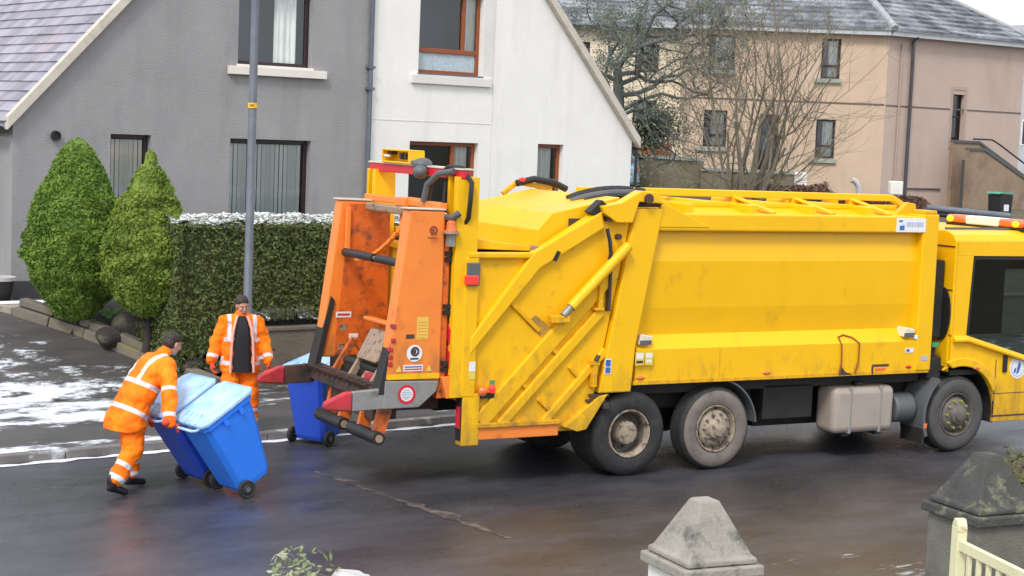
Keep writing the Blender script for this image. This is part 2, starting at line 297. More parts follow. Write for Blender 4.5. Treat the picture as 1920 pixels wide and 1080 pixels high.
    def each(s, name, mats, parent=None, off=None, **k): return [q.build(name, mats, parent, off, **k) for q in s.islands()]
    def mesh(s, name, mats, smooth=False, sharp=35):
        me = bpy.data.meshes.new(name); me.from_pydata(s.v, [], s.f)
        for m in (mats if isinstance(mats, (list, tuple)) else [mats]): me.materials.append(m)
        if any(s.m): me.polygons.foreach_set('material_index', s.m)
        if smooth:
            me.polygons.foreach_set('use_smooth', [True]*len(me.polygons))
            try: me.set_sharp_from_angle(angle=R(sharp))
            except Exception: pass
        me.update(); return me
    def build(s, name, mats, parent=None, off=None, bevel=0.0, smooth=False, seg=2, loc=None, recalc=True):
        if off: s.v = [(x+off[0], y+off[1], z+off[2]) for x, y, z in s.v]
        me = s.mesh(name, mats, smooth)
        if recalc and len(me.polygons) < 6000:
            bm = bmesh.new(); bm.from_mesh(me); bmesh.ops.recalc_face_normals(bm, faces=bm.faces); bm.to_mesh(me); bm.free()
        o = bpy.data.objects.new(name, me); COL.objects.link(o)
        if parent: o.parent = parent
        if loc: o.location = loc
        if bevel:
            b = o.modifiers.new('bevel', 'BEVEL'); b.width = bevel; b.segments = seg; b.limit_method = 'ANGLE'; b.angle_limit = R(35)
        return o
def tag(o, label=None, cat=None, group=None, kind=None):
    if label: o['label'] = label
    if cat: o['category'] = cat
    if group: o['group'] = group
    if kind: o['kind'] = kind
    return o
def thing(name, label, cat, loc=(0, 0, 0), rot=0.0, group=None):
    o = bpy.data.objects.new(name, None); COL.objects.link(o); o.location = loc; o.rotation_euler = (0, 0, rot)
    o.empty_display_size = 0.2
    return tag(o, label, cat, group)
def copy_tree(o, parent=None):
    c = o.copy(); COL.objects.link(c)
    if parent: c.parent = parent
    for ch in list(o.children): copy_tree(ch, c)
    return c
def remesh(mb, voxel, smooth=4, name='shape'):
    me = mb.mesh(name, M['skin']); bm = bmesh.new(); bm.from_mesh(me); bmesh.ops.recalc_face_normals(bm, faces=bm.faces); bm.to_mesh(me); bm.free()
    o = bpy.data.objects.new(name, me); COL.objects.link(o)
    r = o.modifiers.new('r', 'REMESH'); r.mode = 'VOXEL'; r.voxel_size = voxel
    if smooth: q = o.modifiers.new('s', 'SMOOTH'); q.factor = 0.5; q.iterations = smooth
    dg = bpy.context.evaluated_depsgraph_get(); dg.update(); out = bpy.data.meshes.new_from_object(o.evaluated_get(dg))
    bpy.data.objects.remove(o); out.polygons.foreach_set('use_smooth', [True]*len(out.polygons)); out.materials.clear(); return out
# street frame: a runs along the far kerb, b away from the camera
KO = Vector((-5.853, 19.506, 0)); KA = R(38.2); KU = Vector((math.cos(KA), math.sin(KA), 0)); KV = Vector((-math.sin(KA), math.cos(KA), 0))
def kp(a, b, z=0.0): return KO + KU*a + KV*b + Vector((0, 0, z))
def structure(o): o['kind'] = 'structure'; return o

# ------------------------------------------------------------------ ground, road, pavement
def ramp_y(N, L, tc, pts, axis='Y', lo=-12, hi=10):
    sx = N.new('ShaderNodeSeparateXYZ'); L.new(tc.outputs['Object'], sx.inputs[0])
    mr = N.new('ShaderNodeMapRange'); mr.inputs[1].default_value = lo; mr.inputs[2].default_value = hi; L.new(sx.outputs[axis], mr.inputs[0])
    cr = N.new('ShaderNodeValToRGB'); L.new(mr.outputs[0], cr.inputs[0]); e = cr.color_ramp.elements
    pts = [((p-lo)/(hi-lo), v) for p, v in pts]
    while len(e) < len(pts): e.new(0.5)
    for el, (p, v) in zip(e, pts): el.position = p; el.color = (v+.5, v+.5, v+.5, 1)
    sb = N.new('ShaderNodeMath'); sb.operation = 'SUBTRACT'; sb.inputs[1].default_value = .5; L.new(cr.outputs[0], sb.inputs[0]); return sb.outputs[0]
def layer(N, L, tc, base, col, scale, stretch, thr, dens=None, detail=9, rough=0.7):
    mp = N.new('ShaderNodeMapping'); mp.inputs['Scale'].default_value = stretch; L.new(tc.outputs['Object'], mp.inputs[0])
    no = N.new('ShaderNodeTexNoise'); no.inputs['Scale'].default_value = scale; no.inputs['Detail'].default_value = detail; no.inputs['Roughness'].default_value = rough
    L.new(mp.outputs[0], no.inputs['Vector']); v = no.outputs[0]
    if dens is not None:
        ad = N.new('ShaderNodeMath'); ad.operation = 'ADD'; L.new(v, ad.inputs[0]); L.new(dens, ad.inputs[1]); v = ad.outputs[0]
    mr = N.new('ShaderNodeMapRange'); mr.inputs[1].default_value, mr.inputs[2].default_value = thr; L.new(v, mr.inputs[0])
    mi = N.new('ShaderNodeMix'); mi.data_type = 'RGBA'; L.new(mr.outputs[0], mi.inputs[0]); mi.inputs[7].default_value = (*col, 1)
    if isinstance(base, tuple): mi.inputs[6].default_value = (*base, 1)
    else: L.new(base, mi.inputs[6])
    return mi.outputs[2], mr.outputs[0]
def ground_mat(name, kind):
    m = bpy.data.materials.new(name); m.use_nodes = True; t = m.node_tree; N = t.nodes; L = t.links; b = N['Principled BSDF']
    tc = N.new('ShaderNodeTexCoord')
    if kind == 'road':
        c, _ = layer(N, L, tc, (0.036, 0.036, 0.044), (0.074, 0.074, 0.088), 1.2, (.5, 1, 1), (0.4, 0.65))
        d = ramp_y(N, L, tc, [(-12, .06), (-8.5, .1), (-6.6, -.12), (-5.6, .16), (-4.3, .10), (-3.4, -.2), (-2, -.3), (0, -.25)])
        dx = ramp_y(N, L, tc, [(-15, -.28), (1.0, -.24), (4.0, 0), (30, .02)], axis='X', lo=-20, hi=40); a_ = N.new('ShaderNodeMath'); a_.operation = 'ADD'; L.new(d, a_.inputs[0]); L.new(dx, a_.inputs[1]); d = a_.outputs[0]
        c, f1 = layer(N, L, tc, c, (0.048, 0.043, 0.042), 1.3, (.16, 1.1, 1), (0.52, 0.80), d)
        c, _ = layer(N, L, tc, c, (0.13, 0.13, 0.14), 55, (1, 1, 1), (0.56, 0.74))
        d2 = ramp_y(N, L, tc, [(-10, .20), (-7.4, .03), (-6.4, -.3), (-.9, -.3), (-.35, -.02), (0, .1)])
        c, f2 = layer(N, L, tc, c, (0.62, 0.66, 0.72), 1.6, (.35, 1.3, 1), (0.66, 0.74), d2)
        no = N.new('ShaderNodeTexNoise'); no.inputs['Scale'].default_value = 0.9; no.inputs['Detail'].default_value = 7; no.inputs['Roughness'].default_value = 0.65
        mp = N.new('ShaderNodeMapping'); mp.inputs['Scale'].default_value = (.45, 1, 1); L.new(tc.outputs['Object'], mp.inputs[0]); L.new(mp.outputs[0], no.inputs['Vector'])
        rr = N.new('ShaderNodeMapRange'); rr.inputs[1].default_value = .35; rr.inputs[2].default_value = .68; rr.inputs[3].default_value = .20; rr.inputs[4].default_value = .48
        L.new(no.outputs[0], rr.inputs[0]); L.new(rr.outputs[0], b.inputs['Roughness'])
        bs, bst = 110, 0.35
    else:
        c, _ = layer(N, L, tc, (0.085, 0.08, 0.078), (0.05, 0.045, 0.043), 1.5, (.4, 1, 1), (0.4, 0.65))
        c, _ = layer(N, L, tc, c, (0.14, 0.14, 0.145), 60, (1, 1, 1), (0.6, 0.8))
        if kind == 'pavement':
            d = ramp_y(N, L, tc, [(0, .02), (.45, .0), (.8, -.2), (1.35, -.16), (1.9, .06), (3.6, .05)], lo=-0.5, hi=4)
        else:
            d = ramp_y(N, L, tc, [(2.5, .08), (3.7, .05), (4.5, -.05), (6.0, -.10), (9, -.14)], lo=0, hi=10)
        # dense on the left of the walk, thin in front of the wall
        d3 = ramp_y(N, L, tc, [(-12, .04), (2.2, .03), (4.0, -.09), (9, -.10), (30, -.06)], axis='X', lo=-15, hi=31)
        ad = N.new('ShaderNodeMath'); ad.operation = 'ADD'; L.new(d, ad.inputs[0]); L.new(d3, ad.inputs[1])
        c, f2 = layer(N, L, tc, c, (0.74, 0.77, 0.83), 2.6, (.6, 1.35, 1), (0.50, 0.60), ad.outputs[0], rough=0.75)
        b.inputs['Roughness'].default_value = .55; bs, bst = 90, .5
    L.new(c, b.inputs['Base Color'])
    n3 = N.new('ShaderNodeTexNoise'); n3.inputs['Scale'].default_value = bs; n3.inputs['Detail'].default_value = 3; L.new(tc.outputs['Object'], n3.inputs['Vector'])
    bp = N.new('ShaderNodeBump'); bp.inputs['Strength'].default_value = bst; bp.inputs['Distance'].default_value = .008
    L.new(n3.outputs[0], bp.inputs['Height']); L.new(bp.outputs[0], b.inputs['Normal']); return m
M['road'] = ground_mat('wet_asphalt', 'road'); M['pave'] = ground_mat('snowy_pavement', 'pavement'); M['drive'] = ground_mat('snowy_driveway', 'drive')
M['soil'] = mat('dark_soil', (0.045, 0.038, 0.032), 0.95, var=0.3, vs=4, bump=.5, bs=20)
M['turf'] = mat('winter_turf', (0.085, 0.075, 0.04), 0.95, var=.3, vs=1.2, bump=.6, bs=12, col2=(0.12, 0.095, 0.07), c2=(.45, .65), c2s=.5)
M['kerb'] = mat('kerb_stone', (0.17, 0.16, 0.155), 0.8, var=.25, vs=2, bump=.3, bs=50, col2=(0.5, 0.52, 0.55), c2=(.55, .66), c2s=2.2)
M['mud'] = mat('tan_patch', (0.15, 0.12, 0.105), 0.5, var=.35, vs=6, col2=(0.05, 0.048, 0.052), c2=(.42, .56), c2s=5)
M['snow'] = mat('packed_snow', (0.78, 0.80, 0.85), 0.7, var=.08, vs=8, bump=.4, bs=30)
def kobj(name, mb, m, kind='structure', **k):
    o = mb.build(name, m, None, **k); o.location = KO; o.rotation_euler = (0, 0, KA); o['kind'] = kind; return o
mb = MB(); mb.quad((-600, -600, -.03), (900, -600, -.03), (900, 900, -.03), (-600, 900, -.03)); kobj('ground', mb, M['turf'])
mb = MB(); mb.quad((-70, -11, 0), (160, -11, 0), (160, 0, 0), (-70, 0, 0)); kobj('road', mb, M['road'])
mb = MB(); mb.prism([(0.16, -.02), (3.4, -.02), (3.4, .10), (0.16, .10)], 'x', -60, 150); kobj('pavement', mb, M['pave'])
mb = MB(); x = -12.0
while x < 60: mb.box(x, x+.905, 0, .155, -.02, .105); x += .915
kobj('kerb', mb, M['kerb'], bevel=.012)
# driveway ramp
DE = [(4.29, 2.94), (4.03, 4.6), (3.55, 5.6), (2.82, 6.6), (2.45, 8.2)]      # its edge along the planted bed
def dz(b): return .105 + (min(max((b-3.4)/3.3, 0), 1))*.86
mb = MB(); bs_ = [3.4, 3.9, 4.6, 5.2, 5.8, 6.6, 7.4, 8.3]
def edge_a(b):
    for (a0, b0), (a1, b1) in zip(DE, DE[1:]):
        if b0 <= b <= b1: return a0+(a1-a0)*(b-b0)/(b1-b0)
    return DE[-1][0] if b > DE[-1][1] else DE[0][0]
for b0, b1 in zip(bs_, bs_[1:]):
    mb.quad((-14, b0, dz(b0)), (edge_a(b0)-.05, b0, dz(b0)), (edge_a(b1)-.05, b1, dz(b1)), (-14, b1, dz(b1)))
kobj('driveway', mb, M['drive'])
# planted bed between the edging and the hedge
def bedz(a, b): return min(1.0, dz(b)+.06 + .5*max(0, min(1, (a-edge_a(b))/1.2))*max(0, 1-(dz(b)-.1)/.9))
mb = MB(); nb, na = 14, 8
for j in range(nb+1):
    b = 3.42+(8.2-3.42)*j/nb
    for i in range(na+1):
        a = edge_a(b)+.02+(5.6-edge_a(b))*i/na; mb.v.append((a, b, bedz(a, b)+.03*noise.noise((a*3, b*3, 0))))
for j in range(nb):
    for i in range(na):
        k = j*(na+1)+i; mb.f.append((k, k+1, k+na+2, k+na+1)); mb.m.append(0)
kobj('garden_bed', mb, M['soil'])
mb = MB(); mb.quad((5.6, 3.5, .97), (32, 3.5, .97), (32, 8.3, .98), (5.6, 8.3, .98)); kobj('lawn', mb, M['turf'])
# rising ground behind the street, up to the flats
def hz(x, y):
    t = min(max((y-38)/15, 0), 1); return 0.96 + (1.30-.25*min(max((x-10)/5, 0), 1))*t*t*(3-2*t) + max(0, (y-75)*.03)
mb = MB(); As = [-60, -30, -14]+[-14+3*i for i in range(1, 40)]+[140, 200, 300]; Bs = [8.3+2.5*i for i in range(0, 14)]+[50, 70, 100, 160, 260]
for b in Bs:
    for a in As: p = kp(a, b); mb.v.append((a, b, hz(p.x, p.y)))
for j in range(len(Bs)-1):
    for i in range(len(As)-1): k = j*len(As)+i; mb.f.append((k, k+1, k+len(As)+1, k+len(As))); mb.m.append(0)
kobj('terrain', mb, M['turf'], smooth=True)
# the same rise right of the house plot down to the pavement
mb = MB(); A2 = [14+3*i for i in range(0, 30)]; B2 = [3.4+.7*i for i in range(0, 8)]
for b in B2:
    for a in A2: p = kp(a+18, b); mb.v.append((a+18, b, hz(p.x, p.y)*min(1, .25+.75*(b-3.4)/2.5)-.012))
for j in range(len(B2)-1):
    for i in range(len(A2)-1): k = j*len(A2)+i; mb.f.append((k, k+1, k+len(A2)+1, k+len(A2))); mb.m.append(0)
kobj('verge', mb, M['turf'], smooth=True)
# ragged strip of snow in the gutter and tan patches in the asphalt
def ragged(pts, wd, z, seed, amp=.5):
    mb = MB(); top = []; bot = []
    for i, (a, b) in enumerate(pts):
        n = noise.noise((i*.37+seed, 0, 0)); n2 = noise.noise((i*.41, seed, 3))
        top.append((a, b+wd*(.5+amp*n), z)); bot.append((a, b-wd*(.5+amp*n2), z))
    for i in range(len(pts)-1): mb.quad(bot[i], bot[i+1], top[i+1], top[i])
    return mb
kobj('gutter_snow', ragged([(-10+i*.12, -.075) for i in range(230)], .12, .006, 2, .95), M['snow'], kind='stuff')
def blob(cx, cy, rx, ry, z, seed, n=26):
    mb = MB(); vs = []
    for j in range(n):
        t = 2*PI*j/n; k = 1+.45*noise.noise((math.cos(t)*1.3+seed, math.sin(t)*1.3, seed)); vs.append((cx+rx*k*math.cos(t), cy+ry*k*math.sin(t), z))
    mb.add(vs, [tuple(range(n))]); return mb
mb = MB(); up = []; dn = []; NP = 90
for i in range(NP+1):
    y = -1.95-3.75*i/NP; n1 = noise.noise((y*2.1, 3, 0)); n2 = noise.noise((y*7.3, 8, 0)); n3 = noise.noise((y*6.1, 15, 2))
    cx = 3.08+.07*n1+.03*n2; hw = max(.004, .055+.11*n1+.07*n3)
    up.append((cx-hw*(1+.5*n2), y, .004)); dn.append((cx+hw*(1-.5*n2), y, .004))
for i in range(NP): mb.quad(up[i], dn[i], dn[i+1], up[i+1])
kobj('asphalt_patch', mb, M['mud'])

# ------------------------------------------------------------------ houses
def wall_panel(mb, o, u, v, outline, holes=(), depth=.14, mi=0):
    """outline/holes in (along u, z); o origin, v points into the building"""
    o = Vector(o); u = Vector(u); v = Vector(v)
    P = lambda p, d=0.0: o+u*p[0]+v*d+Vector((0, 0, p[1]))
    hs_ = [[(a, c), (b, c), (b, d), (a, d)] for a, b, c, d in holes]
    loops = [outline]+hs_; flat = [p for l in loops for p in l]
    tris = tessellate_polygon([[Vector((p[0], p[1], 0)) for p in l] for l in loops])
    mb.add([P(p) for p in flat], [tuple(t) for t in tris], mi)
    for h in hs_:
        for i in range(4): mb.quad(P(h[i]), P(h[(i+1) % 4]), P(h[(i+1) % 4], depth), P(h[i], depth), mi)
def window(parent, o, u, v, rect, frame, bars=(), trans=(), fw=.06, depth=.10, dress=None, off=(0, 0, 0), frostbelow=None, room=.7, fdep=.06, name='window'):
    a, b, c, d = rect; o = Vector(o); u = Vector(u); v = Vector(v); Z = Vector((0, 0, 1))
    def bx(mb, a0, a1, c0, c1, d0, d1):
        k = [o+u*x+v*y+Z*z for z in (c0, c1) for y in (d0, d1) for x in (a0, a1)]
        mb.add(k, [(0, 2, 3, 1), (4, 5, 7, 6), (0, 1, 5, 4), (2, 6, 7, 3), (0, 4, 6, 2), (1, 3, 7, 5)])
    f = MB(); d0, d1 = depth, depth+fdep
    bx(f, a, a+fw, c, d, d0, d1); bx(f, b-fw, b, c, d, d0, d1); bx(f, a+fw, b-fw, d-fw, d, d0, d1); bx(f, a+fw, b-fw, c, c+fw, d0, d1)
    for q in bars: bx(f, q-fw*.6, q+fw*.6, (trans[0] if trans else c+fw), d-fw, d0-.006, d1)
    for q in trans: bx(f, a+fw, b-fw, q-fw*.6, q+fw*.6, d0-.003, d1)
    fr = f.build(name, M[frame], parent, off, bevel=.008)
    g = MB(); y = depth+.035; zb = c+fw
    if frostbelow:
        k = MB(); k.quad(o+u*(a+fw)+v*y+Z*zb, o+u*(b-fw)+v*y+Z*zb, o+u*(b-fw)+v*y+Z*frostbelow, o+u*(a+fw)+v*y+Z*frostbelow)
        k.build('frosted_pane', M['frosted'], fr, off); zb = frostbelow
    g.quad(o+u*(a+fw)+v*y+Z*zb, o+u*(b-fw)+v*y+Z*zb, o+u*(b-fw)+v*y+Z*(d-fw), o+u*(a+fw)+v*y+Z*(d-fw)); g.build('pane', M['glass'], fr, off)
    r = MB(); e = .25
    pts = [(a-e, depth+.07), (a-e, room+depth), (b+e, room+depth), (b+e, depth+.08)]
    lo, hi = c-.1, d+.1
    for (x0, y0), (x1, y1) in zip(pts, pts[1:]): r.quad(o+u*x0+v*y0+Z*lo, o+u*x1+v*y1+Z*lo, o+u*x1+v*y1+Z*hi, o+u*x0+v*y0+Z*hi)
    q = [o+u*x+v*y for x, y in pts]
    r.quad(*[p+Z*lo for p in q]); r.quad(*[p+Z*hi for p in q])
    r.build('room_shade_box', M['room'], fr, off)  # added dark box, the unlit room's shade put into its colour
    if dress:
        for kind, x0, x1 in dress:
            s = MB()
            if kind == 'blind':
                n = int((x1-x0)/.085)
                for i in range(n):
                    xc = x0+(i+.5)*(x1-x0)/n; wv = .031; tw = .02
                    tq = tw*(.35+.9*math.sin(i*.55)**2); s.quad(o+u*(xc-wv)+v*(depth+.062+tq)+Z*(c+.08), o+u*(xc+wv)+v*(depth+.062-tq)+Z*(c+.08), o+u*(xc+wv)+v*(depth+.062-tq)+Z*(d-.09), o+u*(xc-wv)+v*(depth+.062+tq)+Z*(d-.09))
            else:
                n = max(6, int((x1-x0)/.03)); P = []
                for i in range(n+1):
                    xx = x0+(x1-x0)*i/n; yy = depth+.12+.03*math.sin(xx*52)+.015*math.sin(xx*23); P.append((xx, yy))
                for (xa, ya), (xb, yb) in zip(P, P[1:]): s.quad(o+u*xa+v*ya+Z*(c+.05), o+u*xb+v*yb+Z*(c+.05), o+u*xb+v*yb+Z*(d-.06), o+u*xa+v*ya+Z*(d-.06))
            s.build(kind, M['blind' if kind == 'blind' else 'curtain'], fr, off)
    return fr
HO = (-8.279, 28.065, 1.0); X0 = Vector((1, 0, 0)); Y0 = Vector((0, 1, 0)); OF = (0, 0, -1.0)
AP = (7.0, 11.3); sL = (AP[1]-3.95)/7.0; sR = (AP[1]-4.0)/6.62
DEP = 9.5
gh = thing('grey_house', 'grey roughcast half of a gabled semi-detached house with slate side roof, behind the hedge', 'house', HO, KA)
G = [('s', (1.72, 2.47, 2.30, 3.77)), ('l', (4.01, 5.68, 2.30, 3.76)), ('u', (4.12, 5.65, 5.08, 6.55))]
mb = MB(); wall_panel(mb, (0, 0, 0), X0, Y0, [(0, .9), (6.94, .9), (6.94, 3.95+sL*6.94), (0, 3.95)], [g[1] for g in G], .16)
sw = MB(); sw.quad((0, 0, .9), (0, DEP, .9), (0, DEP, 3.95), (0, 0, 3.95)); sw.build('side_wall', M['harl_grey'], gh, OF); mb.quad((0, DEP, .9), (7, DEP, .9), (7, DEP, 3.95), (0, DEP, 3.95))
mb.build('wall', M['harl_grey'], gh, OF, recalc=False)
mb = MB(); mb.box(0.01, 6.93, -.035, .05, .85, 1.29); mb.build('plinth', M['plinth'], gh, OF)
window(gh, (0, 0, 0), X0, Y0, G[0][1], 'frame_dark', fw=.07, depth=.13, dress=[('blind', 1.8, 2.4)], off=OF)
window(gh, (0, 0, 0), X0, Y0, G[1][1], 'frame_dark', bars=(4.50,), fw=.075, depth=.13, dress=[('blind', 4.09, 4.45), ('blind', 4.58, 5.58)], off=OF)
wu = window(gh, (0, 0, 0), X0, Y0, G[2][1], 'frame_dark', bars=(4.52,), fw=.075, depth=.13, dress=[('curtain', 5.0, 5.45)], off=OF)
mb = MB(); mb.box(3.92, 5.93, -.10, .02, 4.90, 5.045); mb.box(4.10, 5.67, -.055, .14, 5.045, 5.085); mb.build('window_sill', M['sillcream'], gh, OF, bevel=.006)
mb = MB(); mb.lathe([(.001, -.02), (.07, -.02), (.085, 0), (.085, .05), (.06, .05), (.055, .015), (.001, .015)], (.72, -.03, 3.71), (0, -1, 0), 18); mb.build('vent', M['black'], gh, OF, smooth=True)
def rake(mb, x0, z0, x1, z1, y0, y1, h0, h1):
    mb.add([(x0, y0, z0+h0), (x0, y1, z0+h0), (x0, y1, z0+h1), (x0, y0, z0+h1), (x1, y0, z1+h0), (x1, y1, z1+h0), (x1, y1, z1+h1), (x1, y0, z1+h1)],
           [(0, 1, 2, 3), (7, 6, 5, 4), (0, 4, 5, 1), (1, 5, 6, 2), (2, 6, 7, 3), (3, 7, 4, 0)])
mb = MB(); rake(mb, -.12, 3.95-.12*sL, 6.99, AP[1], .0, DEP, -.02, .10); mb.build('roof', M['slate'], gh, OF)
mb = MB(); rake(mb, -.14, 3.95-.14*sL, 6.99, AP[1], -.14, .0, -.02, .20); mb.build('bargeboard', M['verge'], gh, OF, bevel=.01)
# slates of the left slope run back from the gable; rows climb towards the ridge
mb = MB(); row = .235; k = 0; cs = 1/math.hypot(1, sL); sn = sL*cs
for j in range(0, 46):
    s0 = -.14/cs+j*row; y = -.06-(j % 2)*.15
    u0 = s0*cs; u1 = u0+(row+.05)*cs; z0 = 3.95+u0*sL+.105; z1 = 3.95+u1*sL+.105
    if u1 > 6.98: break
    while y < DEP:
        y1 = min(y+.30, DEP); ya = max(y, -.06); jz = rnd.uniform(0, .007); e = .026
        if y1-ya > .03: mb.add([(u0-sn*(e+jz), ya+.002, z0+cs*(e+jz)), (u0-sn*(e+jz), y1-.002, z0+cs*(e+jz)), (u1-sn*.004, y1-.002, z1+cs*.004), (u1-sn*.004, ya+.002, z1+cs*.004), (u0, ya+.002, z0), (u0, y1-.002, z0)], [(0, 1, 2, 3), (4, 5, 1, 0)])
        y += .30
mb.build('slates', M['slate'], gh, OF, recalc=False)
mb = MB(); mb.tube([(-.20, .0, 3.78), (-.20, DEP, 3.78)], .06, 10); mb.build('gutter', M['black'], gh, OF, smooth=True)
mb = MB(); mb.tube([(6.90, -.07, 1.0), (6.90, -.07, 10.9)], .045, 10)
for z in (2.6, 4.75, 5.15, 7.2): mb.box(6.83, 6.97, -.125, .0, z, z+.05)
mb.build('downpipe', M['galv'], gh, OF, smooth=True)
wh = thing('white_house', 'white roughcast half of a gabled semi-detached house with brown wooden windows, behind the lorry', 'house', HO, KA)
Wn = [(8.03, 9.56, 5.13, 6.72), (7.89, 9.54, 2.2, 3.82), (11.06, 11.74, 2.5, 3.85)]
mb = MB(); wall_panel(mb, (0, 0, 0), X0, Y0, [(6.945, .9), (13.62, .9), (13.62, 4.0), (6.945, AP[1]+.05)], Wn, .16)
mb.quad((13.62, 0, .9), (13.62, DEP, .9), (13.62, DEP, 4.0), (13.62, 0, 4.0)); mb.quad((7, DEP, .9), (13.62, DEP, .9), (13.62, DEP, 4.0), (7, DEP, 4))
mb.build('wall', M['harl_white'], wh, OF, recalc=False)
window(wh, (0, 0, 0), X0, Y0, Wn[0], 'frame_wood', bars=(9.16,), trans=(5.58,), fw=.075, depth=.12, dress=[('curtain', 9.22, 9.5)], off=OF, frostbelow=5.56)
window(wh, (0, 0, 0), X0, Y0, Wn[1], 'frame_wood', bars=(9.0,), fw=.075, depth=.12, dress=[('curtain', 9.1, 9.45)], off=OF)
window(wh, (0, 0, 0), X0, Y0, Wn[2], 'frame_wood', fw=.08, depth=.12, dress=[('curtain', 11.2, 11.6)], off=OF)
mb = MB(); mb.box(7.86, 9.78, -.07, .02, 4.93, 5.10); mb.build('window_sill', M['smooth_white'], wh, OF, bevel=.01)
mb = MB(); mb.box(9.57, 9.80, -.022, .02, 5.1, 6.9); mb.build('window_surround', M['smooth_white'], wh, OF)
mb = MB(); mb.box(8.02, 9.58, -.03, .13, 5.1, 5.135); mb.build('lead_sill', M['galv'], wh, OF)
mb = MB(); mb.box(7.0, 9.84, -.006, .02, 4.20, 4.215); mb.box(9.84, 9.855, -.006, .02, .95, 6.9); mb.build('render_joint', M['smooth_white'], wh, OF)
mb = MB(); rake(mb, 13.74, 4.0-.12*sR, 7.0, AP[1], .0, DEP, -.02, .10); mb.build('roof', M['slate'], wh, OF)
mb = MB(); rake(mb, 13.76, 4.0-.14*sR, 7.0, AP[1], -.14, .0, -.02, .20); mb.build('bargeboard', M['verge'], wh, OF, bevel=.01)
mb = MB(); mb.tube([(13.80, -.05, 3.86), (13.80, DEP, 3.86)], .06, 10); mb.tube([(13.72, -.05, 3.8), (13.72, -.05, 1.0)], .035, 8); mb.build('gutter', M['black'], wh, OF, smooth=True)
tag(thing('plant_pot', 'dark plant pot with a pale rim against the grey house wall', 'plant pot', kp(3.0, 7.75, .96)))
pp = COL.objects[-1] if False else bpy.data.objects['plant_pot']
mb = MB(); mb.lathe([(.001, 0), (.17, 0), (.24, .42), (.21, .42), (.2, .34), (.001, .34)], (0, 0, 0), (0, 0, 1), 20); mb.build('pot', M['black'], pp, smooth=True)
mb = MB(); mb.lathe([(.205, .40), (.26, .40), (.265, .46), (.215, .46), (.205, .40)], (0, 0, 0), (0, 0, 1), 20); mb.build('rim', M['stone'], pp, smooth=True)
# ------------------------------------------------------------------ peach and pink flats behind
BC = Vector((12.51, 58.78, 0)); aL = R(-3); aR = R(35)
uL = Vector((math.cos(aL), math.sin(aL), 0)); vL = Vector((-math.sin(aL), math.cos(aL), 0)); uR = Vector((math.cos(aR), math.sin(aR), 0)); vR = Vector((-math.sin(aR), math.cos(aR), 0))
ft = thing('flats', 'two storey peach and pink roughcast flats with frosted tiled roof at upper right', 'flats', (BC.x, BC.y, 2.2))
FO = (-BC.x, -BC.y, -2.2)
LW = [(-2.25, -1.6, 6.30, 7.66), (-2.3, -1.64, 3.57, 4.91), (-4.24, -3.58, 2.5, 5.0), (-6.15, -5.35, 3.82, 5.08), (-6.10, -5.2, 6.46, 7.66)]
RW = [(3.42, 4.02, 4.12, 6.0)]
mb = MB(); wall_panel(mb, BC, uL, vL, [(-6.62, 2.0), (0, 2.0), (0, 7.9), (-6.62, 7.9)], LW, .16); p = BC-uL*6.62
mb.quad(p+Vector((0, 0, 2)), p+vL*9+Vector((0, 0, 2)), p+vL*9+Vector((0, 0, 7.9)), p+Vector((0, 0, 7.9))); mb.build('peach_wall', M['harl_peach'], ft, FO, recalc=False)
mb = MB(); wall_panel(mb, BC, uR, vR, [(0, 2.0), (7.15, 2.0), (7.15, 7.9), (0, 7.9)], RW, .16); p = BC+uR*7.15
mb.quad(p+Vector((0, 0, 2)), p+vR*9+Vector((0, 0, 2)), p+vR*9+Vector((0, 0, 7.9)), p+Vector((0, 0, 7.9))); mb.build('pink_wall', M['harl_pink'], ft, FO, recalc=False)
def strip(mb, o, u, v, a0, a1, z0, z1, proud, back=.02):
    o = Vector(o); Z = Vector((0, 0, 1)); k = [o+u*x+v*y+Z*z for z in (z0, z1) for y in (-proud, back) for x in (a0, a1)]
    mb.add(k, [(0, 2, 3, 1), (4, 5, 7, 6), (0, 1, 5, 4), (2, 6, 7, 3), (0, 4, 6, 2), (1, 3, 7, 5)])
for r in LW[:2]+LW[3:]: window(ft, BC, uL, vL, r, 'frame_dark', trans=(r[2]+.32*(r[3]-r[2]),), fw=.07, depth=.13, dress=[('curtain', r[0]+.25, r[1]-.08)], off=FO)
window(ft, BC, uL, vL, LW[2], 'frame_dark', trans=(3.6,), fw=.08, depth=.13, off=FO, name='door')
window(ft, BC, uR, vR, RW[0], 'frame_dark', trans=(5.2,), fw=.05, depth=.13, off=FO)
for r in LW[:2]+LW[3:]:
    mb = MB(); strip(mb, BC, uL, vL, r[0]-.22, r[1]+.06, r[2]-.15, r[2]-.005, .10, .14); mb.build('window_sill', M['sillgreen'], ft, FO)
mb = MB(); strip(mb, BC, uL, vL, -6.6, -.03, 5.45, 5.51, .012); strip(mb, BC, uR, vR, .03, 7.13, 5.44, 5.49, .012); mb.build('string_course', M['joint'], ft, FO)
mb = MB(); strip(mb, BC, uR, vR, 3.3, 3.41, 4.1, 6.15, .02); strip(mb, BC, uR, vR, 4.03, 4.14, 4.1, 6.15, .02); strip(mb, BC, uR, vR, 3.3, 4.14, 6.15, 6.27, .021); mb.build('window_surround', M['pinkpipe'], ft, FO)
mb = MB(); strip(mb, BC, uL, vL, -6.9, .02, 7.82, 7.99, .30, -.16); strip(mb, BC, uR, vR, -.1, 7.5, 7.82, 7.99, .30, -.16); mb.build('fascia', M['fascia'], ft, FO)
mb = MB(); q = BC+uR*1.1-vR*.12
mb.tube([q+Vector((0, 0, 2.3)), q+Vector((0, 0, 7.7)), q-vR*.18+Vector((0, 0, 7.85))], .065, 10); mb.build('downpipe', M['pipe'], ft, FO, smooth=True)
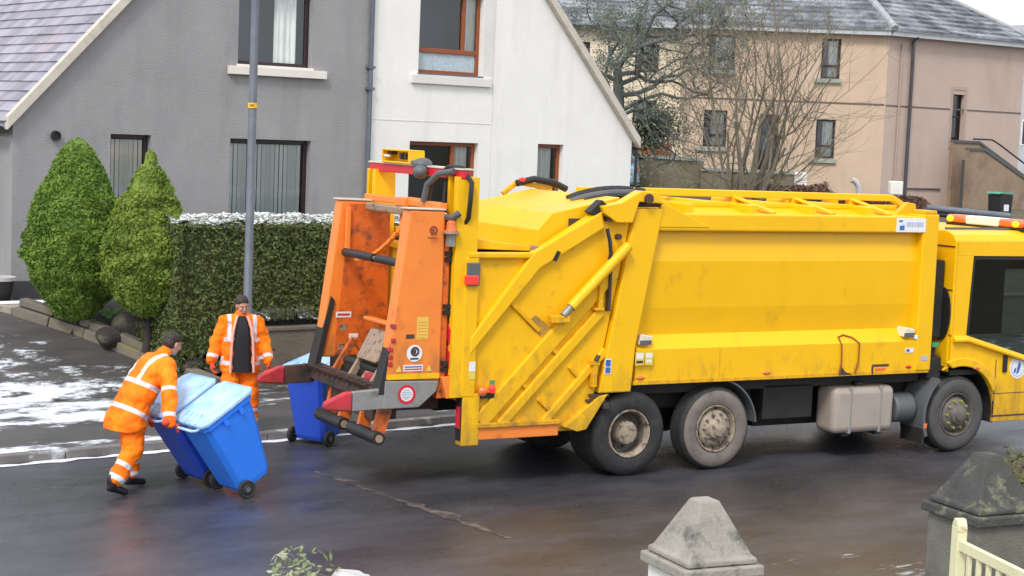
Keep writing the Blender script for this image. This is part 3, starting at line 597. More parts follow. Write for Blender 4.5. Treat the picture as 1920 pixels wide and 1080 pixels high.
mb = MB(); q = BC+uR*.62-vR*.06; mb.tube([q+Vector((0, 0, 2.3)), q+Vector((0, 0, 7.6))], .035, 8); mb.build('waste_pipe', M['pinkpipe'], ft, FO, smooth=True)
mb = MB(); strip(mb, BC, uR, vR, .7, 3.0, 2.62, 2.66, .05); mb.build('base_pipe', M['pipe'], ft, FO)
# hipped roof: rows of tiles
cE = BC - (uL*0) ; det = vL.x*vR.y-vL.y*vR.x
def solve(dl, dr): return Vector(((dl*vR.y-vL.y*dr)/det, (vL.x*dr-dl*vR.x)/det, 0))
E0 = solve(-.36, -.36); HD = solve(1, 1); hL = (E0.dot(uL), HD.dot(uL)); hR = (E0.dot(uR), HD.dot(uR)); tanp = .62
def slope(mb, u, v, lo, hi, rows, rr=.34):
    for j in range(rows):
        s0 = -.36+j*rr*.84; s1 = s0+rr*.84+.05; lift = .085
        a = lo(s0+.36) - (j % 2)*.16
        while a < hi(s0+.36):
            a1 = min(a+.32, hi(s0+.36)); aa = max(a, lo(s0+.36))
            if a1-aa > .02:
                z0 = 8.0+(s0+.36)*tanp; z1 = 8.0+(s1+.36)*tanp; jz = rnd.uniform(0, .012)
                P = lambda x, s, z: BC+u*x+v*s+Vector((0, 0, z))
                mb.add([P(aa, s0, z0+lift+jz), P(a1-.006, s0, z0+lift+jz), P(a1-.006, s1, z1+jz), P(aa, s1, z1+jz), P(aa, s0, z0), P(a1-.006, s0, z0)], [(0, 1, 2, 3), (4, 5, 1, 0)])
            a += .32
mb = MB(); slope(mb, uL, vL, lambda s: -6.95, lambda s: hL[0]+hL[1]*s, 18); slope(mb, uR, vR, lambda s: hR[0]+hR[1]*s, lambda s: 7.5-s*.95, 18)
mb.build('tiled_roof', M['tile'], ft, FO, recalc=False)
mb = MB()
for u, v, lo, hi in ((uL, vL, lambda s: -6.9, lambda s: hL[0]+hL[1]*s), (uR, vR, lambda s: hR[0]+hR[1]*s, lambda s: 7.45-s*.95)):
    P = lambda x, s: BC+u*x+v*(s-.36)+Vector((0, 0, 7.99+s*tanp)); mb.quad(P(lo(0), 0), P(hi(0), 0), P(hi(5.2), 5.2), P(lo(5.2), 5.2))
mb.build('roof_deck', M['roofdark'], ft, FO)
mb = MB(); P = lambda s: BC+E0+HD*s+Vector((0, 0, 8.06+s*tanp)); mb.tube([P(i*.5) for i in range(0, 11)], .13, 8)
Q = lambda s: BC+uR*(7.5-.95*s)+vR*(s-.36)+Vector((0, 0, 8.06+s*tanp)); mb.tube([Q(i*.5) for i in range(0, 11)], .09, 8); mb.build('hip_tiles', M['hiptile'], ft, FO, smooth=True)
# external stair against the pink wall
st = thing('external_stair', 'weathered outside stair with dark coping rising along the pink wall', 'stair', BC+uR*4.6-vR*.7+Vector((0, 0, 2.0)))
SO = tuple(-(BC+uR*4.6-vR*.7+Vector((0, 0, 2.0))))
for nm, y in (('outer_wall', -1.25), ('inner_wall', -.16)):
    mb = MB(); o = BC+vR*y; pr = [(2.98, 1.9), (7.3, 1.9), (7.3, 2.55), (3.75, 4.05), (2.98, 4.05)] if y < -1 else [(3.4, 1.9), (8.2, 1.9), (8.2, 2.75), (4.75, 4.3), (3.4, 4.3)]
    n = len(pr); vs = [o+uR*a+vR*d+Vector((0, 0, z)) for d in (0, .16) for a, z in pr]
    mb.add(vs, [tuple(range(n)), tuple(range(2*n-1, n-1, -1))]+[(i, (i+1) % n, (i+1) % n+n, i+n) for i in range(n)]); wl = mb.build(nm, M['stairwall'], st, SO)
    mb = MB()
    for (a, z), (a2, z2) in ((pr[4], pr[3]), (pr[3], pr[2])): mb.bar(o+uR*a+vR*.08+Vector((0, 0, z+.045)), o+uR*a2+vR*.08+Vector((0, 0, z2+.045)), .24, .09)
    mb.build('coping', M['cope'], wl, SO)
mb = MB(); o = BC+vR*-1.09
for i in range(9):
    z = 3.7-i*.2; a = 3.9+i*.42; k = [o+uR*x+vR*y+Vector((0, 0, zz)) for zz in (1.9, z) for y in (0, .93) for x in (a, a+.42)]
    mb.add(k, [(0, 2, 3, 1), (4, 5, 7, 6), (0, 1, 5, 4), (2, 6, 7, 3), (0, 4, 6, 2), (1, 3, 7, 5)])
mb.build('steps', M['cope'], st, SO)
mb = MB(); o = BC+vR*-.62; mb.tube([o+uR*a+Vector((0, 0, z)) for a, z in ((3.9, 4.45), (4.9, 4.45), (5.3, 4.3), (8.3, 2.95))], .03, 8); mb.build('handrail', M['black'], st, SO, smooth=True)
for nm, lb, pos, s in (('meter_box', 'white meter box on the ground beneath the lower peach wall window', (9.30, 56.2, 2.55), 1.0), ('meter_box', 'white meter box on a short post beside the dark downpipe', (12.55, 56.6, 2.2), 1.0)):
    t = thing(nm, lb, 'meter box', pos, R(10)); h = .28 if 'post' in lb else .1
    mb = MB(); mb.box(-.22, .22, -.14, .14, h, h+.46); mb.build('cabinet', M['box'], t, bevel=.04)
    mb = MB(); mb.box(-.05, .05, -.05, .05, -.1, h); mb.build('post', M['galv'], t)
    mb = MB(); mb.box(-.19, .19, -.150, -.141, h+.03, h+.42); mb.build('door', M['box'], t, bevel=.003)
# cream house further back and left
ch = thing('cream_house', 'cream house with dark roof partly hidden by the lichen covered tree', 'house', (4.0, 68, 2.4), R(2)); CO = (0, 0, -2.4)
mb = MB(); wall_panel(mb, (-4.5, 0, 0), X0, Y0, [(0, 2), (7.15, 2), (7.15, 8.35), (0, 8.35)], [(5.0, 5.95, 4.6, 5.5), (5.0, 5.95, 6.6, 7.7), (2.3, 3.2, 6.6, 7.7)], .15)
mb.quad((2.65, 0, 2), (2.65, 8, 2), (2.65, 8, 8.35), (2.65, 0, 8.35)); mb.build('wall', M['harl_cream'], ch, CO, recalc=False)
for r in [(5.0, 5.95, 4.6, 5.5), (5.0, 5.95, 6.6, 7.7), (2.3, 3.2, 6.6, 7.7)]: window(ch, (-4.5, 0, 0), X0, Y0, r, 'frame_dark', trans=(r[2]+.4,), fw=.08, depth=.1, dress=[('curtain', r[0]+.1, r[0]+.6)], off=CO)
mb = MB()
for j in range(18):
    x = -5.0-(j % 2)*.16
    while x < 2.95:
        y = -.4+j*.29; z = 8.3+j*.29*.62; mb.add([(x, y, z+.05), (x+.315, y, z+.05), (x+.315, y+.34, z+.21), (x, y+.34, z+.21), (x, y, z), (x+.315, y, z)], [(0, 1, 2, 3), (4, 5, 1, 0)]); x += .32
mb.build('tiled_roof', M['tile'], ch, CO, recalc=False)
mb = MB(); mb.quad((-5, -.42, 8.29), (2.95, -.42, 8.29), (2.95, 5, 11.64), (-5, 5, 11.64)); mb.box(-5, 2.95, -.45, -.42, 8.2, 8.33); mb.build('roof_deck', M['roofdark'], ch, CO)
fh = thing('distant_house', 'pale blue-grey house end glimpsed past the right edge of the pink flats', 'house', (30.5, 95, 3.2), R(20))
mb = MB(); mb.prism([(-5, -1), (5, -1), (5, 4.6), (0, 8), (-5, 4.6)], 'y', 0, 9); mb.build('wall', M['fascia'], fh)
mb = MB(); mb.quad((-5.3, -.3, 4.5), (0, -.3, 8.15), (0, 9.3, 8.15), (-5.3, 9.3, 4.5)); mb.quad((5.3, -.3, 4.5), (0, -.3, 8.15), (0, 9.3, 8.15), (5.3, 9.3, 4.5)); mb.build('roof', M['slate'], fh)
for x in (-3.2, 0.4): mb = MB(); mb.box(x, x+1.4, -.03, .05, 1.2, 2.6); wn = mb.build('window', M['box'], fh); mb = MB(); mb.box(x+.08, x+1.32, -.04, -.031, 1.28, 2.52); mb.build('pane', M['room'], wn)
# wall, fence, rail, pipe behind the lorry
t = thing('block_wall', 'mossy blockwork garden wall with pale coping beside the blue car', 'wall', (5.4, 57.3, 2.2)); d = Vector((2.1, -5.2, 0)).normalized(); n = Vector((d.y, -d.x, 0))
o = Vector((4.1, 60.2, 0)); TO = (-5.4, -57.3, -2.2); lo = 2.0
mb = MB(); mb.bar(o+Vector((0, 0, 2.6)), o+d*5.0+Vector((0, 0, 2.6)), .2, 1.5); mb.bar(o+d*5.0+Vector((0, 0, 2.5)), o+d*5.0+Vector((3.0, -.3, 2.5)), .2, 1.1); mb.build('blockwork', M['block'], t, TO)
mb = MB(); mb.bar(o+Vector((0, 0, 3.40)), o+d*5.0+Vector((0, 0, 3.40)), .32, .10); mb.bar(o+d*5.0+Vector((0, 0, 3.10)), o+d*5.0+Vector((3.0, -.3, 3.10)), .32, .10); mb.build('coping', M['sillgreen'], t, TO)
t = thing('wooden_fence', 'orange-brown board fence behind the block wall', 'fence', (5.0, 64.5, 2.4))
mb = MB()
for i in range(15): mb.box(-1.0+i*.12, -1.0+i*.12+.114, 0, .03, 0, 1.42)
mb.build('boards', M['fence'], t); mb = MB(); mb.box(-1, .8, .03, .08, .3, .4); mb.box(-1, .8, .03, .08, 1.05, 1.15); mb.build('rails', M['fence'], t)
mb = MB(); mb.box(.82, 1.35, -.1, .3, 0, 2.4); mb.build('end_post', M['harl_cream'], t)
t = thing('pipe_rail', 'long round grey steel rail above the rough bank behind the cab', 'rail', (10.6, 40, 1.6))
mb = MB(); a = Vector((-.98, -.0, 1.09)); b = Vector((.98, .0, .97)); mb.tube([a, b], .075, 14); mb.build('tube', M['galv'], t, smooth=True)
for k in (.1, .5, .9):
    mb = MB(); p = a.lerp(b, k); mb.tube([(p.x, p.y, -.6), (p.x, p.y, p.z)], .05, 8); mb.build('post', M['black'], t, smooth=True)
mb = MB(); mb.tube([a-Vector((0, 0, .13)), b-Vector((0, 0, .13))], .06, 10); mb.build('lower_tube', M['black'], t, smooth=True)
t = thing('vent_pipe', 'pale hooked vent pipe standing in the red-brown planting', 'pipe', (9.95, 50, 2.3))
mb = MB(); mb.tube([(.08, 0, -.2), (.08, 0, .35), (.05, 0, .58), (-.04, 0, .72), (-.16, 0, .76)], .085, 12); mb.build('bend', M['stone'], t, smooth=True)
t = thing('wheelie_bin', 'black wheelie bin with a mint green lid at the foot of the outside stair', 'bin', (14.85, 52.4, 1.9), R(30))
mb = MB(); mb.prism([(-.22, 0), (.22, 0), (.28, .85), (-.28, .85)], 'y', -.26, .26); mb.build('body', M['black'], t, bevel=.03)
mb = MB(); mb.prism([(-.34, .87), (.32, .87), (.30, .91), (-.28, .93)], 'y', -.29, .29); mb.build('lid', M['mint'], t, bevel=.012)
mb = MB(); mb.box(-.1, .1, -.27, -.262, .35, .55); mb.build('label', M['white'], t)
# small pale blue hatchback seen past the white gable
car = thing('parked_car', 'pale blue hatchback parked by the block wall past the white gable', 'car', (3.12, 59.5, 2.18), R(97))
prof = [(-1.9, .3), (-1.92, .62), (-1.82, .86), (-1.7, .92), (-1.35, 1.36), (-1.1, 1.44), (.1, 1.42), (.8, .98), (1.7, .84), (1.9, .6), (1.9, .3)]
mb = MB(); mb.prism(prof, 'y', -.82, .82); mb.build('body', M['carpaint'], car, bevel=.09, smooth=True)
mb = MB(); mb.add([(-1.72, -.62, .97), (-1.72, .62, .97), (-1.43, .55, 1.32), (-1.43, -.55, 1.32)], [(0, 1, 2, 3)]); mb.v = [(x-.03, y, z+.02) for x, y, z in mb.v]; mb.build('rear_window', M['room'], car)
for s in (-1, 1): mb = MB(); mb.prism([(-1.3, .95), (.45, .95), (.05, 1.36), (-1.05, 1.36)], 'y', s*.825, s*.83); mb.build('side_window', M['room'], car)
for s in (-1, 1): mb = MB(); mb.box(-1.93, -1.83, s*.70-.06, s*.70+.06, .66, .86); mb.build('tail_light', M['red'], car, bevel=.02)
mb = MB(); mb.box(-1.945, -1.92, -.52, -.08, .60, .72); mb.build('number_plate', M['palemark'], car)
mb = MB(); mb.box(-1.98, -1.86, -.8, .8, .32, .55); mb.build('bumper', M['carpaint'], car, bevel=.04)
for x in (-1.2, 1.2):
    for s in (-1, 1):
        mb = MB(); mb.lathe([(.05, .1), (.18, .1), (.2, .08), (.3, .08), (.31, -.08), (.05, -.08)], (x, s*.76, .31), (0, s, 0), 18); mb.build('wheel', M['rubber'], car, smooth=True)

# ------------------------------------------------------------------ planting
def conifer(name, label, loc, prof, m, n, size, seed, lump, trunk_h, trunk_r):
    t = thing(name, label, 'conifer', loc, 0, None); H_ = [p[1] for p in prof]; Rr = [p[0] for p in prof]
    g = np.random.default_rng(seed)
    zs = np.linspace(H_[0], H_[-1], 400); rs = np.interp(zs, H_, Rr); cdf = np.cumsum(rs+.03); cdf /= cdf[-1]
    z = np.interp(g.random(n), cdf, zs); th = g.random(n)*2*PI; r = np.interp(z, H_, Rr); P = []; Nn = []
    for i in range(n):
        d = Vector((math.cos(th[i]), math.sin(th[i]), 0)); q = d*r[i]*1.0+Vector((0, 0, z[i]))
        k = noise.noise((q.x*3.2+seed, q.y*3.2, q.z*4.5))*lump + noise.noise((q.x*9, q.y*9+seed, q.z*11))*lump*.45
        rr = r[i]*(1+k) + k*.25*min(r[i]*3, 1) - abs(g.normal(0, .045)) ; rr = max(rr, .01)
        P.append((d.x*rr, d.y*rr, z[i])); s = .55 if z[i] > H_[-1]*.3 else .0
        Nn.append((d.x*.8, d.y*.8, s))
    mb = MB(); mb.leaves(P, Nn, size, .42, .75); mb.build('foliage', m, t)
    mb = MB(); mb.lathe([(max(.01, a*.84), b) for a, b in zip(Rr, H_)], (0, 0, 0), (0, 0, 1), 24); mb.build('inner_twigs', m, t, smooth=True)
    mb = MB(); mb.tube([(0, 0, -.15), (.02, 0, trunk_h*.5), (0, .01, trunk_h+.25)], [trunk_r*1.3, trunk_r, trunk_r*.9], 10); mb.build('trunk', M['bark'], t, smooth=True)
    for k in range(5):
        a = k*1.3; mb = MB(); mb.tube([(0, 0, trunk_h*.7), (.25*math.cos(a), .25*math.sin(a), trunk_h+.15), (.45*math.cos(a), .45*math.sin(a), trunk_h+.42)], [.03, .022, .012], 6); mb.build('limb', M['bark'], t)
    return t
conifer('clipped_conifer', 'large green egg shaped clipped conifer nearest the house corner', Vector((-6.72, 26.15, .85)),
        [(.05, .05), (.28, .14), (.52, .42), (.72, .78), (.80, 1.12), (.76, 1.5), (.61, 1.95), (.41, 2.4), (.23, 2.72), (.13, 2.82), (.02, 2.87)], M['conifer'], 30000, .062, 3, .10, .12, .07)
conifer('clipped_conifer', 'smaller yellow-green cone conifer with a bare stem beside the hedge', Vector((-5.44, 25.38, .72)),
        [(.04, .36), (.22, .42), (.45, .62), (.65, .98), (.69, 1.35), (.58, 1.75), (.39, 2.2), (.19, 2.58), (.10, 2.68), (.09, 2.80), (.02, 2.88)], M['conifer_y'], 22000, .065, 9, .16, .40, .055)
t = thing('hedge', 'long clipped dark green hedge with frosted top on the low retaining wall', 'hedge', kp(3.95, 3.5, 0), KA)
g = np.random.default_rng(5); HL, HD, z0, z1 = 10.0, 1.25, .42, 2.58
P = []; Nn = []; PF = []
def hb(x): return .32 if x < .9 else min(1.08, .32+(x-.9)*1.6)       # lower edge of the hedge climbs over the wall
def htop(x, y): return 2.52+.07*noise.noise((x*.9, y*.9, 1))+.05*noise.noise((x*4, y*4, 2))+.12*math.sin(PI*min(max(y/HD, 0), 1))
def face(n, f):
    for _ in range(n): f()
def ff():
    x = g.random()*HL; b = hb(x); z = b+(2.56-b)*g.random()**.85
    if z < b+.45 and g.random() < (1-(z-b)/.45)*.55: return
    y = .02+.06*noise.noise((x*2.2, z*2.2, 4))+.05*noise.noise((x*7, z*7, 8))+abs(g.normal(0, .07))-.03*math.cos(z*3)
    P.append((x, y, z)); Nn.append((0, -1, .35))
def fl():
    y = g.random()*HD; z = .3+2.25*g.random(); x = .04+.07*noise.noise((y*2.5, z*2.5, 6))+abs(g.normal(0, .06)); P.append((x, y, z)); Nn.append((-1, 0, .35))
def ftp():
    x = g.random()*HL; y = g.random()*HD; z = htop(x, y)-abs(g.normal(0, .03)); P.append((x, y, z)); Nn.append((0, 0, 1))
face(34000, ff); face(5500, fl); face(12000, ftp)
for _ in range(30000):
    x = .05+g.random()*(HL-.05); y = .06+g.random()*(HD-.06); e = noise.noise((x*3, y*3, 7)); 
    if y < .18 and g.random() > .35+e: continue
    PF.append((x, y, htop(x, y)+.012+.01*g.random()))
for _ in range(2600):
    x = 1.1+g.random()*(HL-1.2); z = hb(x)-.02+abs(g.normal(0, .16)); e = noise.noise((x*2.6, z*4, 9))
    if e > .02: PF.append((x, .10+g.random()*.12, z))
mb = MB(); mb.leaves(P, Nn, .06, .5, .8); mb.build('foliage', M['hedge'], t)
mb = MB(); mb.leaves(PF, [(0, 0, 1)]*len(PF), .085, .75, .25); mb.build('frost_cap', M['frost'], t)
mb = MB(); mb.box(.16, HL-.1, .22, HD-.1, 1.25, 2.42); mb.box(.16, 1.0, .2, HD-.1, .6, 1.3); mb.build('inner_twigs', M['hedge'], t)
mb = MB()
for i in range(70):
    x = .2+i*.14+g.random()*.05; y = .2+g.random()*.5; zb = .3 if x < 1 else .95; mb.tube([(x, y, zb), (x+g.normal(0, .05), y+g.normal(0, .05), 1.15), (x+g.normal(0, .1), y, 1.5)], [.018, .015, .01], 5)
mb.build('stems', M['bark'], t)
t = thing('retaining_wall', 'low brown rendered retaining wall under the hedge', 'wall', kp(5.0, 3.42, 0), KA)
mb = MB(); mb.box(-.15, 26, 0, .16, 0, .55); mb.box(-.05, 26, .012, .16, .553, .93); mb.build('masonry', M['garden_wall'], t)
mb = MB(); mb.box(-.06, 26, -.015, .2, .932, .985); mb.build('coping', M['garden_wall'], t, bevel=.01)
# stone edging between driveway and bed : two courses of blocks
t = thing('edging_wall', 'low mossy stone edging running up beside the driveway', 'edging', kp(DE[0][0], DE[0][1], 0), 0)
mb = MB(); TO = tuple(-kp(DE[0][0], DE[0][1], 0)); tot = 0; pts = []
for (a0, b0), (a1, b1) in zip(DE, DE[1:]):
    n = max(1, round(math.hypot(a1-a0, b1-b0)/.72))
    for i in range(n): pts.append((a0+(a1-a0)*i/n, b0+(b1-b0)*i/n))
pts.append(DE[-1])
for (a0, b0), (a1, b1) in zip(pts, pts[1:]):
    if b1 > 7.2: break
    p = kp(a0, b0, dz(b0)+.05); q = kp(a1, b1, dz(b1)+.05); e = (q-p)*.012; j = rnd.uniform(-.015, .015)
    mb.bar(p+e, q-e, .17, .17); mb.bar(p+e+KU*.10+Vector((0, 0, .14+j)), q-e+KU*.10+Vector((0, 0, .14+j)), .2, .12)
mb.build('blocks', M['edging'], t, TO, bevel=.02)
t = thing('paving_slab', 'pale frosted flagstone step by the house corner at the far left', 'slab', kp(2.85, 7.0, dz(6.9)), KA)
mb = MB(); mb.box(-.1, 1.15, -.35, .38, -.25, .08); mb.build('slab', M['slab'], t, bevel=.015); mb = MB(); mb.box(-.08, 1.13, .02, .36, .083, .10); mb.build('frost_cover', M['snow'], t, bevel=.008)
for lb, a, b, s, q in (('flat mossy rock under the larger conifer', 3.75, 5.2, (.34, .2, .16), 1), ('grey boulder between the two conifers', 4.15, 5.3, (.36, .28, .22), 2), ('yellowish flat rock in front of the smaller conifer', 4.15, 4.25, (.30, .14, .10), 3), ('dark brown rock behind the stooping worker', 4.38, 3.75, (.26, .2, .17), 4), ('dark rock at the top of the bed near the slab', 3.35, 6.4, (.22, .18, .12), 5)):
    mb = MB(); mb.ell((0, 0, 0), s, nu=18, nv=12)
    mb.v = [tuple(Vector(v)*(1+.28*noise.noise((v[0]*5+q*9, v[1]*5, v[2]*5)))) for v in mb.v]
    o = mb.build('garden_rock', M['edging' if q == 3 else 'rock'], smooth=True, loc=kp(a, b, bedz(a, b)+s[2]*.45)); o.rotation_euler = (0, 0, KA+q); tag(o, lb, 'rock', 'rocks in the planted bed')
# small patch of frosted lawn in the bed
g = np.random.default_rng(8); P = []
for _ in range(5200):
    a = 4.0+g.random()*1.5; b = 4.5+g.random()*1.7
    if a-edge_a(b) > .45: P.append((a, b, bedz(a, b)+.035))
mb = MB(); mb.leaves(P, [(0, 0, .4)]*len(P), .07, .25, .9); kobj('lawn_grass', mb, M['grass'], kind='stuff')
# street lamp
lp = kp(4.72, 2.70, .1)
t = thing('street_lamp', 'tall grey steel street lamp with a yellow tag behind the standing worker', 'street lamp', lp)
mb = MB(); mb.tube([(0, 0, -.1), (0, 0, 1.3), (0, 0, 1.32), (0, 0, 8.0)], [.075, .075, .064, .052], 20); mb.build('pole', M['galv'], t, smooth=True)
mb = MB(); mb.tube([(0, 0, 7.9), (.1, -.15, 8.2), (.5, -.7, 8.35)], .04, 10); mb.build('arm', M['galv'], t, smooth=True)
mb = MB(); mb.ell((.75, -1.0, 8.34), (.16, .16, .09)); mb.ell((.62, -.86, 8.36), (.2, .2, .1)); mb.build('lantern', M['grey'], t, smooth=True)
mb = MB(); mb.lathe([(.058, 4.17), (.068, 4.17), (.068, 4.245), (.058, 4.245)], (0, 0, 0), (0, 0, 1), 20); tg = mb.build('tag', M['amber'], t, smooth=True); tg.data.materials[0] = mat('yellow_tag', (.85, .5, .02), .4)
mb = MB()
for k in range(4): a = R(-112+14*k); mb.box(-.005, .005, -.0695, -.0672, 4.19, 4.225, mt=Matrix.Rotation(R(-22+15*k), 4, 'Z'))
mb.build('tag_marks', M['darkmark'], tg)
# trees
def grow(mb, p, d, L, r, depth, g, P, twist=.35, split=3, ratio=.68, up=.05, tips=None, sides=6):
    n = 4 if depth > 1 else 3; pts = [p]; rad = [r]; dd = d.copy()
    for i in range(n):
        dd = (dd + Vector(g.normal(0, twist, 3).tolist()) + Vector((0, 0, up))).normalized(); p = p+dd*(L/n); pts.append(p); rad.append(r*(1-.38*(i+1)/n))
    mb.tube(pts, rad, sides if depth > 2 else (4 if depth > 0 else 3), cap=False)
    if tips is not None and depth <= 2: tips += [(q, dd) for q in pts[1:]]
    if depth <= 0: return
    k = split+int(g.random()*1.6)
    for i in range(k):
        j = 1+int(g.random()*n); j = n if i == 0 else j; o = pts[j]
        ax = Vector(g.normal(0, 1, 3).tolist()); ax = (ax-dd*ax.dot(dd)).normalized(); an = R(28+g.random()*42) if i else R(12)
        nd = (dd*math.cos(an)+ax*math.sin(an)).normalized()
        grow(mb, o, nd, L*ratio*(.75+.5*g.random()), rad[j]*(.62 if i else .85), depth-1, g, P, twist, split, ratio, up, tips, sides)
g = np.random.default_rng(21); t = thing('lichen_tree', 'large spreading grey-green tree with crooked lichen covered limbs past the white gable', 'tree', (2.98, 50, 2.35)); tips = []
mb = MB(); mb.tube([(0, 0, -.3), (.0, 0, .8), (-.06, 0, 1.9), (-.10, .05, 2.9), (-.18, .05, 3.7)], [.30, .23, .19, .165, .12], 12, cap=False); mb.build('trunk', M['bark_grey'], t, smooth=True)
mb = MB()
for p, d, L, r in (((-.18, .05, 3.6), (-.5, .1, 1), 1.7, .085), ((-.18, .05, 3.6), (.3, .2, 1), 1.9, .085), ((-.16, .05, 3.5), (.85, -.1, .5), 2.0, .075), ((-.14, .05, 3.3), (-.9, -.3, .5), 1.6, .07), ((-.12, .05, 3.2), (.9, -.3, .75), 2.5, .075), ((-.18, .05, 3.7), (.6, -.4, .9), 2.4, .075), ((-.1, .05, 2.9), (1, .1, .5), 2.1, .08), ((-.1, 0, 2.8), (-.9, .2, .3), 1.3, .055), ((-.08, 0, 2.4), (1, -.2, .28), 2.0, .07), ((-.08, 0, 2.3), (.9, -.6, .12), 1.8, .06), ((-.06, 0, 1.95), (1, .1, .10), 1.7, .055)):
    grow(mb, Vector(p), Vector(d).normalized(), L, r, 4, g, None, .34, 3, .66, .02, tips)
mb.build('limbs', M['bark_grey'], t, recalc=False)
P = []
for p, d in tips:
    for _ in range(5 if p.z > 3.7 else 2): P.append(tuple(p+Vector(g.normal(0, .09, 3).tolist())))
mb = MB(); mb.leaves(P, [(0, 0, .6)]*len(P), .07, .5, .9); mb.build('lichen', M['lichen'], t)
P = []
for _ in range(3000):
    c = ((.75, -.3, 1.75), (.35, -.2, 1.6), (1.15, -.2, 2.1))[int(g.random()*3)]; v = g.normal(0, .23, 3); P.append((c[0]+v[0]*1.3, c[1]+v[1], c[2]+v[2]))
mb = MB(); mb.leaves(P, [(0, 0, .4)]*len(P), .10, .6, .9); mb.build('ivy', M['ivy'], t)
g = np.random.default_rng(33); t = thing('bare_tree', 'tall bare multi-stemmed tree with thin upright tan twigs before the peach flats', 'tree', (6.12, 46, 2.0)); tips = []
mb = MB()
for k in range(15):
    a = g.random()*2*PI; le = .12+.42*g.random(); d = Vector((math.cos(a)*le+.06, math.sin(a)*le*.8, 1)).normalized()
    grow(mb, Vector((math.cos(a)*.18, math.sin(a)*.18, -.2)), d, 2.5+g.random()*1.3, .032+.02*g.random(), 3, g, None, .13, 4, .60, .12, tips, 5)
mb.build('stems', M['bark_tan'], t, recalc=False)
mb = MB()
for d, L, r in (((.55, 0, 1), 2.2, .07), ((-.12, 0, 1), 2.6, .08), ((.12, -.1, 1), 2.8, .075)):
    mb.tube([(0, 0, -.2), tuple(Vector(d).normalized()*L*.5+Vector((.05, 0, 0))), tuple(Vector(d).normalized()*L)], [r, r*.8, r*.5], 8)
mb.build('trunk', M['bark_tan'], t, smooth=True)
g = np.random.default_rng(4); t = thing('heather_bank', 'wide red-brown winter planting on the bank below the peach wall', 'shrub', (8.9, 50.5, 2.25)); P = []
for _ in range(14000):
    x = g.uniform(-2.4, 3.2); y = g.normal(0, .8); h = (.75 if x < .3 else .45)*math.exp(-(y/1.2)**2)*(.8+.35*noise.noise((x*1.3, y, 3))); P.append((x, y, max(.0, h*g.random()**.4)))
mb = MB(); mb.leaves(P, [(0, 0, .5)]*len(P), .10, .3, .9); mb.build('twigs', M['heather'], t)
def bush(name, label, loc, rx, ry, rz, n, size, m, seed, stems=6):
    g = np.random.default_rng(seed); t = thing(name, label, 'shrub', loc); P = []; Nn = []
    for _ in range(n):
        v = g.normal(0, 1, 3); v /= np.linalg.norm(v); v[2] = abs(v[2]); k = 1+.32*noise.noise((v[0]*2.2+seed, v[1]*2.2, v[2]*2.2)); k *= g.random()**.28
        P.append((v[0]*rx*k, v[1]*ry*k, v[2]*rz*k)); Nn.append((v[0], v[1], v[2]+.5))
    mb = MB(); mb.leaves(P, Nn, size, .45, .7); mb.build('foliage', m, t)
    mb = MB()
    for i in range(stems): a = i*2.4; mb.tube([(0, 0, -.2), (rx*.4*math.cos(a), ry*.4*math.sin(a), rz*.5), (rx*.7*math.cos(a), ry*.7*math.sin(a), rz*.72)], [.014, .010, .006], 5)
    mb.each('stem', M['bark'], t); return t
bush('frosted_shrub', 'pale frosted leafy shrub at the bottom edge beside the stone pier', (-1.10, 9.3, .62), .46, .36, 1.03, 5200, .055, M['shrub'], 6, 7)
bush('garden_shrub', 'olive green shrub behind the right gate pillar', (4.22, 12.95, .3), .72, .6, 1.72, 11000, .05, M['shrub_dark'], 14, 9)
# ------------------------------------------------------------------ gate pillars, gate, pier
def pillar(label, x, y, htop, rot, m, body, hw=.29, bodyw=.25):
    t = thing('gate_pillar', label, 'gate pillar', (x, y, 0), rot, 'pyramid topped gate pillars'); s = htop
    mb = MB(); mb.box(-bodyw, bodyw, -bodyw, bodyw, -.1, s-.46); mb.build('body', body, t, bevel=.012)
    mb = MB(); mb.box(-hw, hw, -hw, hw, s-.455, s-.385); mb.build('cap_slab', m, t, bevel=.012)
    mb = MB(); a, b, c = hw*.88, hw*.80, .072; z0, z1, z2 = s-.38, s-.345, s
    vs = [(sx*q, sy*q, z) for q, z in ((a, z0), (a, z1), (b, z1+.012), (c, z2-.01), (c*.7, z2)) for sx, sy in ((-1, -1), (1, -1), (1, 1), (-1, 1))]
    fs = [(i*4+j, i*4+(j+1) % 4, i*4+4+(j+1) % 4, i*4+4+j) for i in range(4) for j in range(4)]+[(3, 2, 1, 0), (16, 17, 18, 19)]
    mb.add(vs, fs); mb.build('pyramid_cap', m, t, bevel=.01); return t
pillar('pale weathered concrete gate pillar with pyramid cap at the bottom centre', 1.28, 10.7, 1.82, R(25), M['concrete'], M['box'])
pillar('blackened mossy concrete gate pillar with pyramid cap by the cream gate', 3.40, 11.9, 1.97, R(25), M['concrete_dark'], M['pierbody'], .31, .27)
t = thing('metal_gate', 'cream painted metal bar gate with rust spots before the right pillar', 'gate', (3.03, 11.15, .35), R(-76))
mb = MB(); mb.box(-.035, .055, -.035, .035, 0, 1.26); mb.prism([(-.035, 1.26), (.055, 1.26), (.03, 1.31), (-.01, 1.31)], 'y', -.035, .035); mb.build('stile', M['gate'], t, bevel=.006)
mb = MB(); mb.box(.055, 1.15, -.02, .02, 1.10, 1.17); mb.build('top_rail', M['gate'], t, bevel=.005)
mb = MB(); mb.box(.055, 1.15, -.02, .02, .12, .18); mb.build('bottom_rail', M['gate'], t, bevel=.005)
for i in range(8): mb = MB(); x = .16+i*.125; mb.box(x-.02, x+.02, -.012, .012, .18, 1.10); mb.build('bar', M['gate'], t, bevel=.004)
